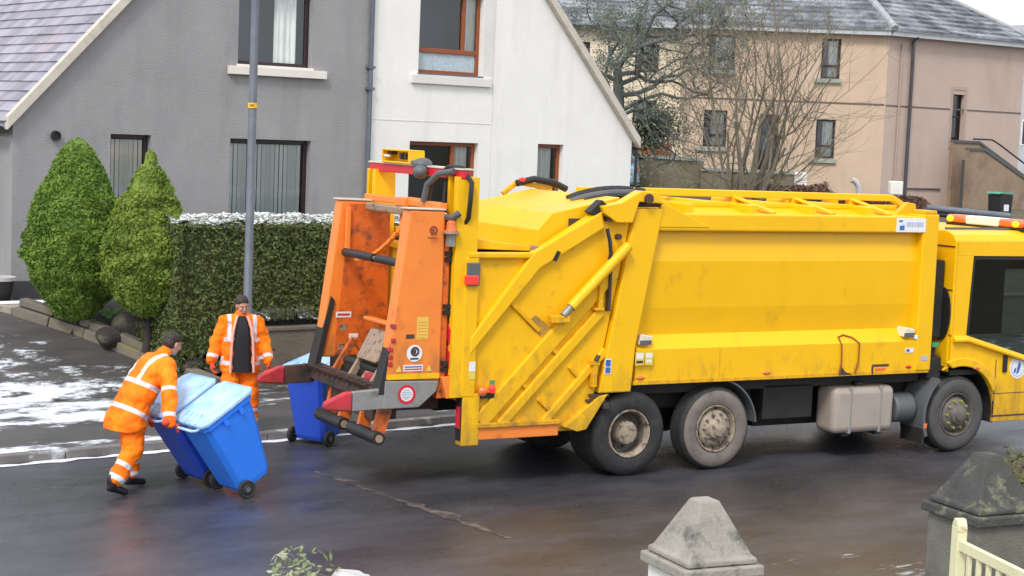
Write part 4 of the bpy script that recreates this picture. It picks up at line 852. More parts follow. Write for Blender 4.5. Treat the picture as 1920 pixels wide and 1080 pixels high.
mb = MB(); mb.box(1.15, 1.21, -.03, .03, 0, 1.2); mb.build('end_stile', M['gate'], t, bevel=.005)
t = thing('stone_pier', 'pale rounded stone pier top at the bottom edge', 'pier', (-.84, 9.45, 0), R(25))
mb = MB(); mb.box(-.16, .16, -.16, .16, -.1, 1.42); mb.build('body', M['pierbody'], t, bevel=.015); mb = MB(); mb.ell((0, 0, 1.42), (.17, .17, .18)); mb.v = [tuple(Vector(v)*(1+.04*noise.noise((v[0]*9, v[1]*9, v[2]*9)))) for v in mb.v]; mb.build('rounded_cap', M['stone'], t, smooth=True)

# ------------------------------------------------------------------ refuse lorry  (x forward, y to the far side, z up; origin under the rear wheel)
T = thing('refuse_lorry', 'yellow three axle refuse lorry with orange bin lifter at its rear on the wet road', 'refuse lorry', (1.540, 20.333, 0), R(28.9))
W_ = 2.45
def tb(mb, name, m, par=T, **k): return mb.build(name, M[m] if isinstance(m, str) else m, par, **k)
mb = MB(); mb.box(-1.9, 6.6, .72, .82, .62, .95); mb.box(-1.9, 6.6, 1.62, 1.72, .62, .95); mb.box(-2.0, 4.7, .25, 2.2, .95, 1.14)
for x in (-.05, 1.22, 5.2): mb.tube([(x, .3, .5), (x, 2.15, .5)], .09, 12); mb.ell((x, 1.22, .5), (.22, .26, .22))
mb.box(.25, 3.0, .5, 2.0, .72, 1.0); mb.box(2.1, 2.9, .25, .7, .55, 1.0); mb.box(4.2, 5.9, .5, 2.0, .45, 1.1); mb.box(2.35, 4.3, .78, 1.66, .36, .95); mb.box(1.95, 4.3, 1.8, 2.42, .38, 1.05); mb.tube([(.0, 1.2, .55), (4.5, 1.2, .7)], .06, 8)  # low centre and far-side boxes added to block light and darken the underside
tb(mb, 'chassis_and_shade_boxes', 'under', bevel=.012)
def wheel(x, near, kind):
    s = 1 if near else -1; y = 0.02 if near else W_-.02; ax = (0, -s, 0); wd = .30 if kind != 'drive' else .62
    m2 = {'drive': M['rubber'], 'tag': M['dustrub'], 'steer': M['dustrub2']}[kind]
    mb = MB(); c = (x, y, .52)
    pr = [(.30, -.04), (.305, .0), (.335, .012), (.40, .02), (.445, .012), (.475, -.005), (.50, -.02), (.515, -.045), (.518, -.08)]
    mi = [0, 1, 1, 1, 1, 0, 0, 0]
    for k in range(4): h = -.08-(wd-.16)*(k+.3)/4; pr += [(.518, h), (.505, h-.005), (.505, h-.018), (.518, h-.022)]; mi += [0]*4
    pr += [(.518, -wd+.05), (.47, -wd), (.30, -wd+.02)]; mi += [0, 0, 0]
    mb.lathe(pr, c, ax, 48, mi[:len(pr)-1]+[0]*5); o = mb.build('wheel', [M['rubber'], m2], T, smooth=True)
    if kind == 'drive':
        mb = MB(); mb.lathe([(.302, -.03), (.29, .004), (.275, .0), (.262, -.03), (.255, -.08), (.25, -.20), (.20, -.24), (.14, -.24)], c, ax, 40, [0, 0, 0, 0, 1, 1, 1]); mb.build('rim', [M['hub'], M['hubdark']], o, smooth=True)  # darker second material on the barrel paints in the deep recess's shade
        mb = MB(); mb.lathe([(.15, -.25), (.145, -.07), (.13, -.045), (.10, -.04), (.05, -.035), (.001, -.035)], c, ax, 32); mb.build('hub', M['hub'], o, smooth=True)
        R0, h = .20, -.235
    else:
        hm = 'hub' if kind == 'tag' else 'hubdark'
        mb = MB(); mb.lathe([(.302, -.03), (.292, .008), (.28, .006), (.265, -.03), (.255, -.07), (.235, -.045), (.22, -.02), (.19, .0), (.165, .005), (.14, .02), (.125, .06), (.10, .075), (.001, .08)], c, ax, 40); mb.build('rim', M[hm], o, smooth=True, )
        mb = MB(); mb.lathe([(.09, .075), (.085, .10), (.06, .112), (.001, .113)], c, ax, 24); mb.build('hub', M[hm], o, smooth=True); R0, h = .185, .0
        mb = MB()
        for k in range(10):
            a = 2*PI*(k+.5)/10; mb.lathe([(.024, -.035), (.022, -.028), (.001, -.026)], (x+.225*math.cos(a), y+s*.012, .52+.225*math.sin(a)), ax, 10)
        mb.each('hand_hole', M['black'], o)
    mb = MB()
    for k in range(10):
        a = 2*PI*k/10; mb.lathe([(.017, h-.01), (.017, h+.035), (.001, h+.04)], (x+R0*math.cos(a), y, .52+R0*math.sin(a)), ax, 6)
    if near: mb.each('wheel_nut', M['lime'] if kind == 'steer' else M['hubdark'], o)
for nr in (True, False):
    wheel(-.05, nr, 'drive'); wheel(1.22, nr, 'tag'); wheel(5.19, nr, 'steer')
def arc(x, z, r, a0, a1, y0, y1, th=.02, n=14):
    mb = MB(); P = [(x+rr*math.cos(R(a)), z+rr*math.sin(R(a))) for rr in (r, r+th) for a in [a0+(a1-a0)*i/n for i in range(n+1)]]
    k = n+1
    for i in range(n):
        q = [P[i], P[i+1], P[k+i+1], P[k+i]]; mb.prism(q, 'y', y0, y1)
    return mb
tb(arc(1.22, .52, .60, 5, 75, .02, .42), 'mudguard', 'grey'); tb(arc(5.19, .52, .60, 128, 205, -.04, .42, .05), 'mudguard', 'grey')
mb = MB(); mb.box(4.56, 4.60, -.02, .40, .16, .62); tb(mb, 'mud_flap', 'under'); mb = MB(); mb.box(4.565, 4.625, -.045, .0, .36, .43); tb(mb, 'marker_lamp', 'amber', bevel=.01)
# fuel tank, air tank, silencer
mb = MB(); mb.box(3.10, 4.12, .04, .46, .34, .95); ft_ = tb(mb, 'fuel_tank', 'tank', bevel=.09, seg=4, smooth=True)
mb = MB()
for x in (3.35, 3.85): mb.box(x, x+.045, .032, .468, .332, .958)
mb.each('strap', M['steel'], ft_, bevel=.05, seg=3); mb = MB(); mb.tube([(3.6, .2, .94), (3.6, .2, 1.0)], .07, 14); mb.build('filler_cap', M['black'], ft_)
mb = MB(); mb.box(3.3, 3.4, .1, .46, .30, .338); mb.box(3.85, 3.95, .1, .46, .30, .338); mb.each('tank_bracket', M['under'], T)
mb = MB(); mb.tube([(4.18, .25, .62), (4.52, .25, .62)], .2, 20); tb(mb, 'air_tank', 'grey', smooth=True, bevel=.03)
# body : side profile folded sheet
near = [(.0, 1.13), (.0, 1.54), (.155, 1.70), (.10, 2.03), (.065, 2.60), (.115, 2.97), (.115, 3.16)]
poly = near+[(.5, 3.24), (W_/2, 3.27), (W_-.5, 3.24)]+[(W_-y, z) for y, z in reversed(near)]
mb = MB(); mb.prism(poly, 'x', -.02, 4.40); body = tb(mb, 'body', 'yellow')
for y0, y1 in ((-.02, .13), (W_-.13, W_+.02)):
    mb = MB(); mb.box(-.0, 4.40, y0, y1, 2.972, 3.19); mb.build('top_rail', M['yellow'], body, bevel=.025, seg=3)
mb = MB(); mb.box(4.37, 4.64, -.02, W_+.02, 1.14, 3.22); mb.build('front_frame', M['yellow'], body, bevel=.02)
mb = MB(); mb.box(4.40, 4.60, -.012, .25, 3.22, 3.27); mb.prism([(4.15, 3.19), (4.52, 3.19), (4.5, 3.34), (4.36, 3.36)], 'y', .3, .38); mb.prism([(4.15, 3.19), (4.52, 3.19), (4.5, 3.34), (4.36, 3.36)], 'y', 1.9, 1.98); mb.each('front_bracket', M['yellow_dirty'], body, bevel=.01)
mb = MB(); mb.prism([(-.14, 3.24), (.25, 3.24), (-.06, 1.60), (-.10, 1.04), (-.55, 1.04)], 'y', -.045, .2); mb.prism([(-.14, 3.24), (.25, 3.24), (-.06, 1.60), (-.10, 1.04), (-.55, 1.04)], 'y', W_-.2, W_+.045); mb.each('rear_frame', M['yellow'], body, bevel=.018)
mb = MB(); mb.prism([(.18, 3.02), (.95, 3.02), (.75, 3.1), (.22, 3.33)], 'y', -.03, .02); mb.build('corner_gusset', M['yellow'], body, bevel=.006)
mb = MB()
for x in (.7, 1.65, 2.6, 3.55): mb.box(x, x+.10, .13, W_-.13, 3.17, 3.30)
mb.box(.0, 4.4, .55, .62, 3.24, 3.31); mb.each('roof_rib', M['yellow'], body, bevel=.015)
mb = MB(); mb.bar((.2, .62, 3.42), (4.35, .62, 3.40), .10, .09); mb.bar((4.35, .62, 3.40), (4.62, .62, 3.26), .10, .08)
mb.bar((.2, 1.9, 3.37), (4.3, 1.9, 3.36), .10, .08)
for x in (.4, 1.7, 2.65, 3.6): mb.box(x, x+.16, .57, .67, 3.24, 3.39)
for x in (1.7, 2.65, 3.6): mb.bar((x+.05, .62, 3.38), (x+.35, .15, 3.2), .12, .035)
mb.build('roof_rail', M['yellow'], body, bevel=.012)
mb = MB(); mb.box(-.05, 4.62, -.006, .02, 1.115, 1.16); mb.build('lower_flange', M['yellow_dirty'], body)
mb = MB(); mb.box(1.2, 1.215, -.004, .01, 1.17, 1.53); mb.build('panel_seam', M['yellow_dirty'], body)
def label(x0, x1, z0, z1, y, bgm, marks=(), par=T, name='label', t=.004):
    mb = MB(); mb.box(x0, x1, y-t, y+.004, z0, z1); o = tb(mb, name, bgm, par=par)
    for (a0, a1, c0, c1, m) in marks:
        mb = MB(); X = lambda f: x0+(x1-x0)*f; Zf = lambda f: z0+(z1-z0)*f; mb.box(X(a0), X(a1), y-t-.0016, y-t+.001, Zf(c0), Zf(c1)); mb.build('mark', M[m], o)
    return o
def text(s, size, x, z, y, m, par, name='lettering', shear=0, rot=0, sx=1.0):
    cu = bpy.data.curves.new(name, 'FONT'); cu.body = s; cu.size = size; cu.extrude = .0012; cu.shear = shear; cu.align_x = 'CENTER'; cu.align_y = 'CENTER'
    o = bpy.data.objects.new(name, cu); COL.objects.link(o); o.parent = par; o.location = (x, y, z); o.rotation_euler = (R(90), 0, rot); o.scale = (sx, 1, 1); cu.materials.append(M[m]); return o
sg = label(3.90, 4.40, 2.985, 3.165, -.021, 'white', par=body, name='name_plate')
mb = MB(); mb.box(3.955, 4.035, -.0275, -.0245, 3.01, 3.07); mb.box(3.94, 4.0, -.0275, -.0245, 3.115, 3.14); mb.build('logo_mark', M['bluemark'], sg)
mb = MB(); mb.box(4.0, 4.045, -.0272, -.0246, 3.075, 3.105); mb.build('logo_mark', M['lid'], sg)
mb = MB()
for i, wv in enumerate((.04, .035, .03, .03, .04, .035, .035)): mb.box(4.075+i*.042, 4.075+i*.042+wv*.8, -.0275, -.0245, 3.055, 3.115)
mb.build('faint_lettering', M['greymark'], sg)
label(-.06, .06, 1.36, 1.52, -.046, 'palemark', [(.1, .9, .5, .9, 'white'), (.1, .9, .15, .35, 'darkmark')]); label(.075, .19, 1.36, 1.52, -.046, 'palemark', [(.1, .9, .55, .9, 'white'), (.2, .8, .2, .4, 'white')])
label(-.49, -.40, 1.27, 1.45, -.048, 'white', [(.1, .9, .5, .95, 'bluemark'), (.1, .9, .05, .45, 'bluemark'), (.35, .65, .58, .88, 'white'), (.35, .65, .12, .4, 'white')])
for x in (.0, 4.14):
    mb = MB(); mb.prism([(x, 1.60), (x+.18, 1.60), (x+.2, 1.70), (x+.03, 1.73)], 'y', -.02, .16); lw = tb(mb, 'work_lamp', 'cream', bevel=.015)
    mb = MB(); mb.prism([(x+.01, 1.60), (x+.17, 1.60), (x+.18, 1.655), (x+.01, 1.655)], 'y', -.024, -.019); mb.build('lens', M['grey'], lw)
mb = MB(); mb.box(4.34, 4.44, -.02, .05, 1.565, 1.62); tb(mb, 'work_lamp', 'white', bevel=.01)
for x in (.05, 1.94): mb = MB(); mb.ell((x, -.005, 1.20), (.065, .02, .022)); tb(mb, 'marker_lamp', 'amber', smooth=True)
mb = MB(); mb.ell((4.27, -.004, 1.20), (.05, .016, .02)); tb(mb, 'marker_lamp', 'red', smooth=True)
mb = MB(); P = [(3.10, 0, 1.15), (3.12, 0, 1.3), (3.11, 0, 1.52), (3.1, .07, 1.62), (3.2, .1, 1.64), (3.32, .06, 1.61), (3.40, 0, 1.54), (3.40, 0, 1.3), (3.35, 0, 1.15)]
mb.tube([(x, y-.02, z) for x, y, z in P], .011, 6); tb(mb, 'loop_handle', 'brownmark', smooth=True)
mb = MB(); mb.prism([(3.1, 1.13), (3.32, 1.13), (3.2, 1.17), (3.12, 1.25)], 'y', -.012, .01); tb(mb, 'grease_stain', 'darkmark')
mb = MB(); mb.box(3.65, 3.93, -.006, .03, 1.22, 1.25); mb.box(3.64, 3.67, -.006, .03, 1.12, 1.22); tb(mb, 'step_recess', 'darkmark'); mb = MB(); mb.box(3.70, 3.88, -.004, .02, 1.125, 1.20); tb(mb, 'step_plate', 'amber')
label(4.20, 4.34, 1.39, 1.45, -.001, 'white', [(.1, .5, .2, .8, 'bluemark')]); label(4.46, 4.58, 1.28, 1.34, -.021, 'greymark')
# tailgate : two side plates with welded beams
side = [(-2.40, 1.06), (-2.40, 2.70), (-1.52, 2.70), (-.70, 3.17), (-.16, 3.22), (-.58, 1.02), (-.84, .60), (-1.08, .60), (-2.14, .60), (-2.14, 1.06)]
tail = None
for y0, y1 in ((.02, .10), (W_-.10, W_-.02)):
    mb = MB(); mb.prism(side, 'y', y0, y1); o = tb(mb, 'tailgate_side', 'yellow_tail', bevel=.008)
    if y0 < 1: tail = o
def beam(p, q, wd, y0=-.05, y1=.03, m='yellow_tail', name='beam', bevel=.018):
    p = Vector(p); q = Vector(q); d = (q-p).normalized(); n = Vector((-d.y, d.x))*wd/2
    mb = MB(); mb.prism([tuple(p+n), tuple(p-n), tuple(q-n), tuple(q+n)], 'y', y0, y1); return mb.build(name, M[m], tail, bevel=bevel)
mb = MB(); mb.prism([(-.62, 3.20), (-1.50, 2.73), (-2.30, 1.74), (-2.30, 1.54), (-1.42, 2.53), (-.58, 3.00)], 'y', -.055, .03); mb.build('beam', M['yellow'], tail, bevel=.02)
beam((-.40, 2.50), (-2.12, .76), .20, -.03); beam((-.55, 2.02), (-1.85, .72), .12, -.035); beam((-.46, 1.55), (-1.28, .72), .10, -.03)
for a, b in (((-1.77, 2.14), (-1.38, 1.80)), ((-1.28, 1.66), (-1.07, 1.48)), ((-.95, 1.37), (-.80, 1.22)), ((-1.62, 1.24), (-1.44, 1.06)), ((-1.35, 1.0), (-1.16, .84))): beam(a, b, .05, -.02, m='yellow_dirty', name='rib', bevel=.008)
beam((-2.36, 2.68), (-1.5, 2.68), .07, -.05, name='rim_flange'); beam((-2.30, 1.06), (-2.30, 2.66), .18, -.045, name='corner_post')
mb = MB(); mb.box(-2.16, -1.06, -.06, .05, .70, .755); mb.build('sill', M['yellow_dirty'], tail, bevel=.008)
mb = MB(); mb.box(-2.14, -1.08, -.03, .05, .56, .70); mb.build('low_beam', M['orange'], tail, bevel=.008)
mb = MB(); mb.prism([(-.56, 1.01), (-.44, 1.03), (-.72, .62), (-.84, .60), (-1.02, .66)], 'y', -.07, .03); mb.build('corner_wedge', M['yellow'], tail, bevel=.008)
mb = MB(); mb.box(-.66, -.42, -.06, .1, 1.0, 1.03); mb.box(-.70, -.45, -.05, .1, .94, .965); mb.box(-.5, -.42, -.08, .0, .86, .93); mb.each('latch_plate', M['darkmark'], tail)
mb = MB(); mb.box(-.66, -.60, -.075, .02, 1.12, 1.42); mb.box(-.69, -.57, -.08, .02, 1.38, 1.44); mb.box(-.62, -.56, -.07, .02, 2.05, 2.5); mb.box(-.67, -.54, -.07, .02, 2.03, 2.06); mb.each('latch_rod', M['yellow_dirty'], tail, bevel=.008)
mb = MB(); mb.box(-.48, -.45, -.06, .02, 2.02, 2.55); mb.tube([(-.64, -.08, 1.44), (-.60, -.08, 1.5)], .03, 8); mb.each('hydraulic_pipe', M['darkmark'], tail)
mb = MB(); mb.tube([(-.27, -.10, 2.80), (-1.02, -.10, 2.08)], .065, 16); rm = mb.build('ram', M['yellow'], tail, smooth=True)
mb = MB(); mb.tube([(-1.0, -.10, 2.10), (-1.12, -.10, 1.985)], .045, 12); mb.build('ram_rod', M['steel'], rm, smooth=True); mb = MB(); mb.box(-1.28, -1.04, -.13, -.02, 1.90, 1.985); mb.build('ram_seat', M['yellow_dirty'], rm, bevel=.01)
mb = MB(); mb.tube([(-.55, -.06, 3.0), (-.52, -.09, 2.85), (-.50, -.09, 2.7), (-.54, -.09, 2.52), (-.72, -.10, 2.35), (-.9, -.10, 2.22)], .024, 8); mb.build('hose', M['black'], tail, smooth=True)
mb = MB(); mb.prism([(-.66, 3.26), (-.38, 3.31), (-.12, 3.45), (.10, 3.44), (.22, 3.30), (-.14, 3.32), (-.22, 3.07), (-.44, 3.07), (-.62, 3.18)], 'y', -.10, .06); mb.build('hinge_bracket', M['yellow'], tail, bevel=.012)
mb = MB(); mb.tube([(-.02, -.13, 3.36), (-.02, .2, 3.36)], .06, 14); mb.tube([(-.52, -.07, 3.12), (-.52, .05, 3.12)], .04, 12); mb.tube([(-.36, -.045, 2.90), (-.36, .03, 2.90)], .035, 12); mb.box(-.12, .2, -.03, .06, 3.255, 3.30); mb.each('hinge_pin', M['rust'], tail, smooth=True)
mb = MB(); mb.prism([(-.78, 3.19), (-.62, 3.33), (-.54, 3.27), (-.70, 3.14)], 'y', -.04, .10); mb.prism([(-1.27, 2.63), (-1.21, 2.74), (-1.165, 2.72), (-1.22, 2.61)], 'y', -.062, -.05); mb.each('slot', M['black'], tail)
mb = MB(); mb.prism([(-1.42, 1.98), (-1.08, 1.75), (-1.06, 1.66), (-1.30, 1.70), (-1.55, 1.90)], 'y', .0155, .0195); mb.build('grease_stain', mat('grease', (.30, .18, .05), .5, var=.3, vs=6, col2=(.68, .36, .01), c2=(.4, .6), c2s=5), tail)
label(-2.30, -2.22, 1.36, 1.47, -.046, 'white'); label(-2.30, -2.22, 1.27, 1.355, -.046, 'palemark'); label(-1.99, -1.93, 1.17, 1.24, .018, 'greenmark')
mb = MB(); mb.box(-2.38, -2.22, -.09, -.045, 2.34, 2.60); rl = tb(mb, 'rear_lamp', 'grey', bevel=.012); mb = MB(); mb.box(-2.41, -2.24, -.098, -.05, 2.35, 2.46); mb.build('lens', M['redlamp'], rl, bevel=.02)
mb = MB(); mb.ell((-2.12, -.06, 1.13), (.06, .05, .06)); sl_ = tb(mb, 'side_lamp', 'amber', smooth=True); mb = MB(); mb.ell((-2.0, -.06, 1.15), (.045, .04, .05)); mb.build('lens', M['redlamp'], sl_, smooth=True); mb = MB(); mb.box(-2.16, -1.95, -.03, .03, 1.04, 1.10); mb.build('bracket', M['black'], sl_)
for y in (-.04, W_-.12):
    mb = MB(); mb.box(-2.36, -2.14, y, y+.16, .50, 1.10); o = tb(mb, 'bumper_post', 'yellow', bevel=.012)
    mb = MB(); mb.box(-2.372, -2.358, y+.02, y+.14, .56, 1.06); mb.build('backing', M['black'], o); mb = MB(); mb.box(-2.378, -2.370, y+.03, y+.13, .70, .95); mb.build('reflector', M['red'], o)
# hopper inside, hood, rear posts
mb = MB(); mb.box(-2.36, -2.28, .10, W_-.10, 1.0, 2.66); tb(mb, 'hopper_plate', 'yellow_dirty', bevel=.01)
mb = MB(); mb.box(-2.30, -.9, .10, W_-.10, 1.0, 1.06); mb.box(-.95, -.5, .10, W_-.10, 1.0, 3.1); tb(mb, 'hopper_floor', 'rust')
mb = MB(); mb.box(-2.42, -2.2, .10, W_-.10, 2.62, 2.69); tb(mb, 'hopper_lip', 'yellow', bevel=.012)
mb = MB(); mb.prism([(-2.2, 2.74), (-1.3, 2.71), (-1.3, 2.75), (-2.2, 2.86)], 'y', .14, W_-.14); tb(mb, 'hopper_flap', 'yellow', bevel=.008)
mb = MB(); mb.box(-2.2, -1.35, .11, W_-.11, 2.690, 2.71); tb(mb, 'hopper_seal', 'under')
mb = MB(); mb.prism([(-.25, 3.36), (-1.17, 3.16), (-1.36, 2.96), (-1.37, 2.75), (-.6, 2.75)], 'y', .16, W_-.14); tb(mb, 'hood', 'yellow', bevel=.01)
mb = MB(); mb.box(-1.46, -1.30, .05, .22, 2.68, 2.78); tb(mb, 'hood_latch', 'worn', bevel=.01)
for k, y in enumerate((-.03, 2.22)):
    mb = MB(); mb.box(-2.52, -2.24, y, y+.05, 1.06, 3.56); mb.box(-2.29, -2.24, y+.05, y+.20, 1.06, 3.56); mb.box(-2.52, -2.47, y+.05, y+.09, 1.06, 3.56); mb.box(-2.29, -2.24, y+.15, y+.25, 1.06, 3.40); mb.box(-2.52, -2.24, y+.20, y+.25, 1.06, 3.56)
    o = tb(mb, 'rear_post', 'yellow', bevel=.006)
    mb = MB(); mb.tube([(-2.45, y+.12, 1.2), (-2.45, y+.12, 3.1)], .045, 12); mb.build('lift_rod', M['rust'], o, smooth=True)
mb = MB(); mb.bar((-2.42, -.04, 3.585), (-2.42, 2.5, 3.585), .12, .10); o = tb(mb, 'cross_bar', 'red', bevel=.01)
mb = MB(); mb.box(-2.49, -2.34, -.05, 2.51, 3.637, 3.655); mb.build('top_plate', M['cream'], o)
# warning box and camera on the cross bar
mb = MB(); y0, y1 = 1.18, 2.05
mb.box(-2.52, -2.36, y0, y1, 3.80, 3.82); mb.box(-2.52, -2.36, y0, y1, 3.655, 3.675); mb.box(-2.52, -2.36, y1-.02, y1, 3.675, 3.80); mb.box(-2.52, -2.36, y0, y0+.12, 3.675, 3.80); mb.box(-2.37, -2.355, y0, y1, 3.675, 3.80); o = tb(mb, 'sign_box', 'yellow', bevel=.005)
mb = MB()
for i, yy in enumerate((1.35, 1.47, 1.58, 1.70)): mb.box(-2.41, -2.372, yy, yy+.07, 3.70, 3.775)
mb.box(-2.45, -2.375, 1.92, 2.02, 3.75, 3.79); mb.build('lamp_cells', M['darkmark'], o); mb = MB(); mb.tube([(-2.5, 2.0, 3.735), (-2.5, 1.86, 3.735)], .014, 8); mb.build('bulb', M['white'], o)
mb = MB(); mb.ell((-2.50, .93, 3.66), (.12, .10, .085)); mb.ell((-2.56, .86, 3.58), (.09, .09, .08)); mb.tube([(-2.5, 1.2, 3.68), (-2.5, .95, 3.68)], .03, 10); tb(mb, 'camera_housing', 'grey', smooth=True)
mb = MB(); mb.tube([(-2.60, .45, 3.05), (-2.62, .52, 3.25), (-2.6, .46, 3.5), (-2.5, .25, 3.66), (-2.42, .05, 3.66), (-2.38, -.10, 3.5), (-2.40, -.12, 3.3), (-2.38, -.05, 3.1), (-2.42, .02, 3.0)], .028, 8)
tb(mb, 'hose', 'black', smooth=True)
mb = MB(); mb.tube([(-2.68, .50, 3.25), (-2.66, .46, 3.45), (-2.6, .30, 3.58), (-2.52, .08, 3.62)], .036, 10); tb(mb, 'hose', 'grey', smooth=True)
mb = MB(); mb.tube([(-2.62, .35, 3.18), (-2.62, .1, 3.10), (-2.58, -.04, 3.10), (-2.5, -.06, 3.16)], .04, 10); tb(mb, 'hose', 'grey', smooth=True)
mb = MB(); mb.tube([(-2.62, .12, 3.1), (-2.6, .12, 3.5)], .018, 8); tb(mb, 'hose', 'black', smooth=True)
mb = MB(); mb.lathe([(.085, 2.94), (.085, 2.96), (.06, 2.965), (.055, 2.99), (.055, 3.05), (.03, 3.075), (.001, 3.08)], (-2.58, -.03, 0), (0, 0, 1), 20); o = tb(mb, 'beacon', 'amber', smooth=True); mb = MB(); mb.lathe([(.095, 2.925), (.095, 2.942), (.001, 2.942)], (-2.58, -.03, 0), (0, 0, 1), 20); mb.box(-2.62, -2.54, -.06, .02, 2.78, 2.925); mb.build('base', M['steel'], o)
for q, (a, b, c) in enumerate((((-.55, .9, 3.30), (-.15, .75, 3.50), (.35, .55, 3.42)), ((-.6, .7, 3.28), (-.15, .6, 3.46), (.4, .42, 3.38)), ((-.5, .55, 3.28), (-.1, .5, 3.42), (.4, .3, 3.34)))):
    mb = MB(); a, b, c = Vector(a), Vector(b), Vector(c); mb.tube([a*(1-t)**2+b*2*t*(1-t)+c*t*t for t in [i/10 for i in range(11)]], .038, 8); tb(mb, 'hose', 'black' if q != 1 else 'grey', smooth=True)
mb = MB(); mb.bar((-.62, 2.42, 3.28), (-.40, 2.42, 3.44), .06, .06); mb.bar((-.40, 2.42, 3.43), (.1, 2.40, 3.36), .06, .06); o = tb(mb, 'far_hinge_arm', 'yellow_dirty', bevel=.01)
mb = MB(); mb.tube([(-.45, 2.36, 3.42), (-.2, 2.36, 3.48), (.1, 2.36, 3.44), (.3, 2.36, 3.36)], .045, 8); mb.build('hose', M['black'], o, smooth=True); mb = MB(); mb.ell((-.38, 2.34, 3.47), (.05, .03, .03)); mb.build('marker', M['redlamp'], o, smooth=True)
mb = MB()
for i in range(3): mb.box(-2.45, -2.41, .02, .09, 1.12+i*.26, 1.30+i*.26)
mb.v = [(x-.075, y-.0, z+ (y*.9)) for x, y, z in mb.v]; tb(mb, 'red_stripes', 'redlamp' if False else 'red')
# ---- orange bin lifter
for k, y in enumerate((.04, 1.98)):
    pl = [(-3.06, 3.18), (-2.62, 3.17), (-2.62, 1.26), (-3.30, 1.28)]
    mb = MB(); mb.prism(pl, 'y', y, y+.20); col = tb(mb, 'lift_column', 'orange' if k == 0 else 'orange_dirty', bevel=.022, seg=3)
    col.data.materials[0] = M['orange_low']
    mb = MB(); mb.prism([(-3.085, 3.19), (-2.62, 3.18), (-2.62, 3.195), (-3.085, 3.205)], 'y', y-.01, y+.21); mb.build('top_edge', M['cream'], col)
    mb = MB(); mb.box(-2.64, -2.54, y+.03, y+.16, 1.05, 3.12); mb.build('slide_rail', M['orange_dirty'], col)
    mb = MB()
    for z in (1.35, 2.0, 2.6, 2.95): mb.box(-2.6, -2.50, y-.01, y+.04, z, z+.05); mb.box(-2.6, -2.52, y-.01, y+.04, z+.07, z+.12)
    mb.each('slide_block', M['black'], col)
    if k == 0:
        mb = MB(); mb.prism([(-3.30, 1.275), (-2.63, 1.255), (-2.66, 1.13), (-2.87, .96), (-3.31, .955)], 'y', y+.0, y+.17); gb = mb.build('foot_box', M['steel'], col, bevel=.012)
        def disc(x, z, r, yy, m, nm='disc', par=gb, r0=0.0):
            mb = MB(); n = 36; mb.lathe([(r0 if r0 else .001, 0), (r, 0), (r, .004), (r0 if r0 else .001, .004)]+([(r0, 0)] if r0 else []), (x, yy, z), (0, -1, 0), n); return mb.build(nm, M[m], par)
        sgn = disc(-3.03, 1.115, .105, y-.0015, 'white', 'warning_sign'); disc(-3.03, 1.115, .108, y-.004, 'red', 'ring', sgn, .078)
        mb = MB()
        for i, (zz, ww) in enumerate(((.045, .04), (.02, .06), (-.005, .065), (-.03, .055), (-.05, .03))): mb.box(-3.03-ww, -3.03+ww, y-.0068, y-.005, 1.115+zz-.007, 1.115+zz+.007)
        mb.build('text_lines', M['greymark'], sgn)
        lg = disc(-2.95, 1.575, .095, y-.0015, 'white', 'round_logo', col)
        mb = MB(); mb.lathe([(.03, 0), (.055, 0), (.055, .002), (.03, .002)], (-2.945, y-.0056, 1.595), (0, -1, 0), 24); mb.box(-2.98, -2.93, y-.0078, y-.0056, 1.57, 1.62); mb.box(-3.0, -2.9, y-.0078, y-.0056, 1.505, 1.525); mb.build('emblem', M['darkmark'], lg)
        mb = MB(); mb.lathe([(.028, 0), (.052, 0), (.052, .002), (.028, .002)], (-2.765, y-.0004, 2.955), (0, -1, 0), 24); mb.box(-2.80, -2.75, y-.0025, y, 2.93, 2.975); mb.box(-2.80, -2.72, y-.0026, y, 2.90, 2.915); mb.box(-2.83, -2.72, y-.0026, y, 2.865, 2.88); mb.build('emblem', M['brownmark'], col)
        label(-2.93, -2.79, 1.73, 1.98, y-.001, 'palemark', [(.08, .92, .14*i+.06, .14*i+.10, 'orange') for i in range(6)], par=col)
        label(-3.06, -2.96, 1.745, 1.79, y-.001, 'darkmark', par=col)
        label(-3.08, -2.84, 1.375, 1.445, y-.001, 'white', [(.05, .95, .58, .8, 'bluemark'), (.05, .95, .2, .42, 'redrub')], par=col)
        for x in (-3.17, -2.80): mb = MB(); mb.prism([(x, 1.37), (x+.07, 1.37), (x+.035, 1.44)], 'y', y-.004, y+.001); mb.build('warning_triangle', M['palemark'], col)
        mb = MB(); mb.box(-3.28, -2.63, y-.003, y+.0, 1.285, 1.345); mb.build('yellow_band', M['yellow'], col)
        mb = MB()
        for i, (z, m_) in enumerate(((1.86, 0), (1.70, 0), (1.60, 0), (1.52, 0), (1.44, 0))): mb.box(-3.24-.03*(i > 1), -3.19-.03*(i > 1), y-.02, y+.05, z, z+.05)
        mb.each('control_button', M['redrub'], col, bevel=.008)
    mb = MB(); x0 = -3.16; mb.prism([(-3.165, 2.02), (-3.115, 1.96), (-3.30, 1.12), (-3.375, 1.12)], 'y', y+.005 if k == 0 else y-.03, y+.195); mb.build('dark_strip', M['under'], col)  # black strip along the column's lower rear edge
mb = MB(); mb.prism([(-2.95, 3.14), (-2.42, 3.14), (-2.42, 1.3), (-3.10, 1.3)], 'y', 1.955, 1.978); col2 = tb(mb, 'inner_plate', 'orange_dirty')
mb = MB(); mb.box(-3.02, -2.96, 1.90, 1.955, 2.55, 3.1); tb(mb, 'inner_rib', 'orange', bevel=.01)
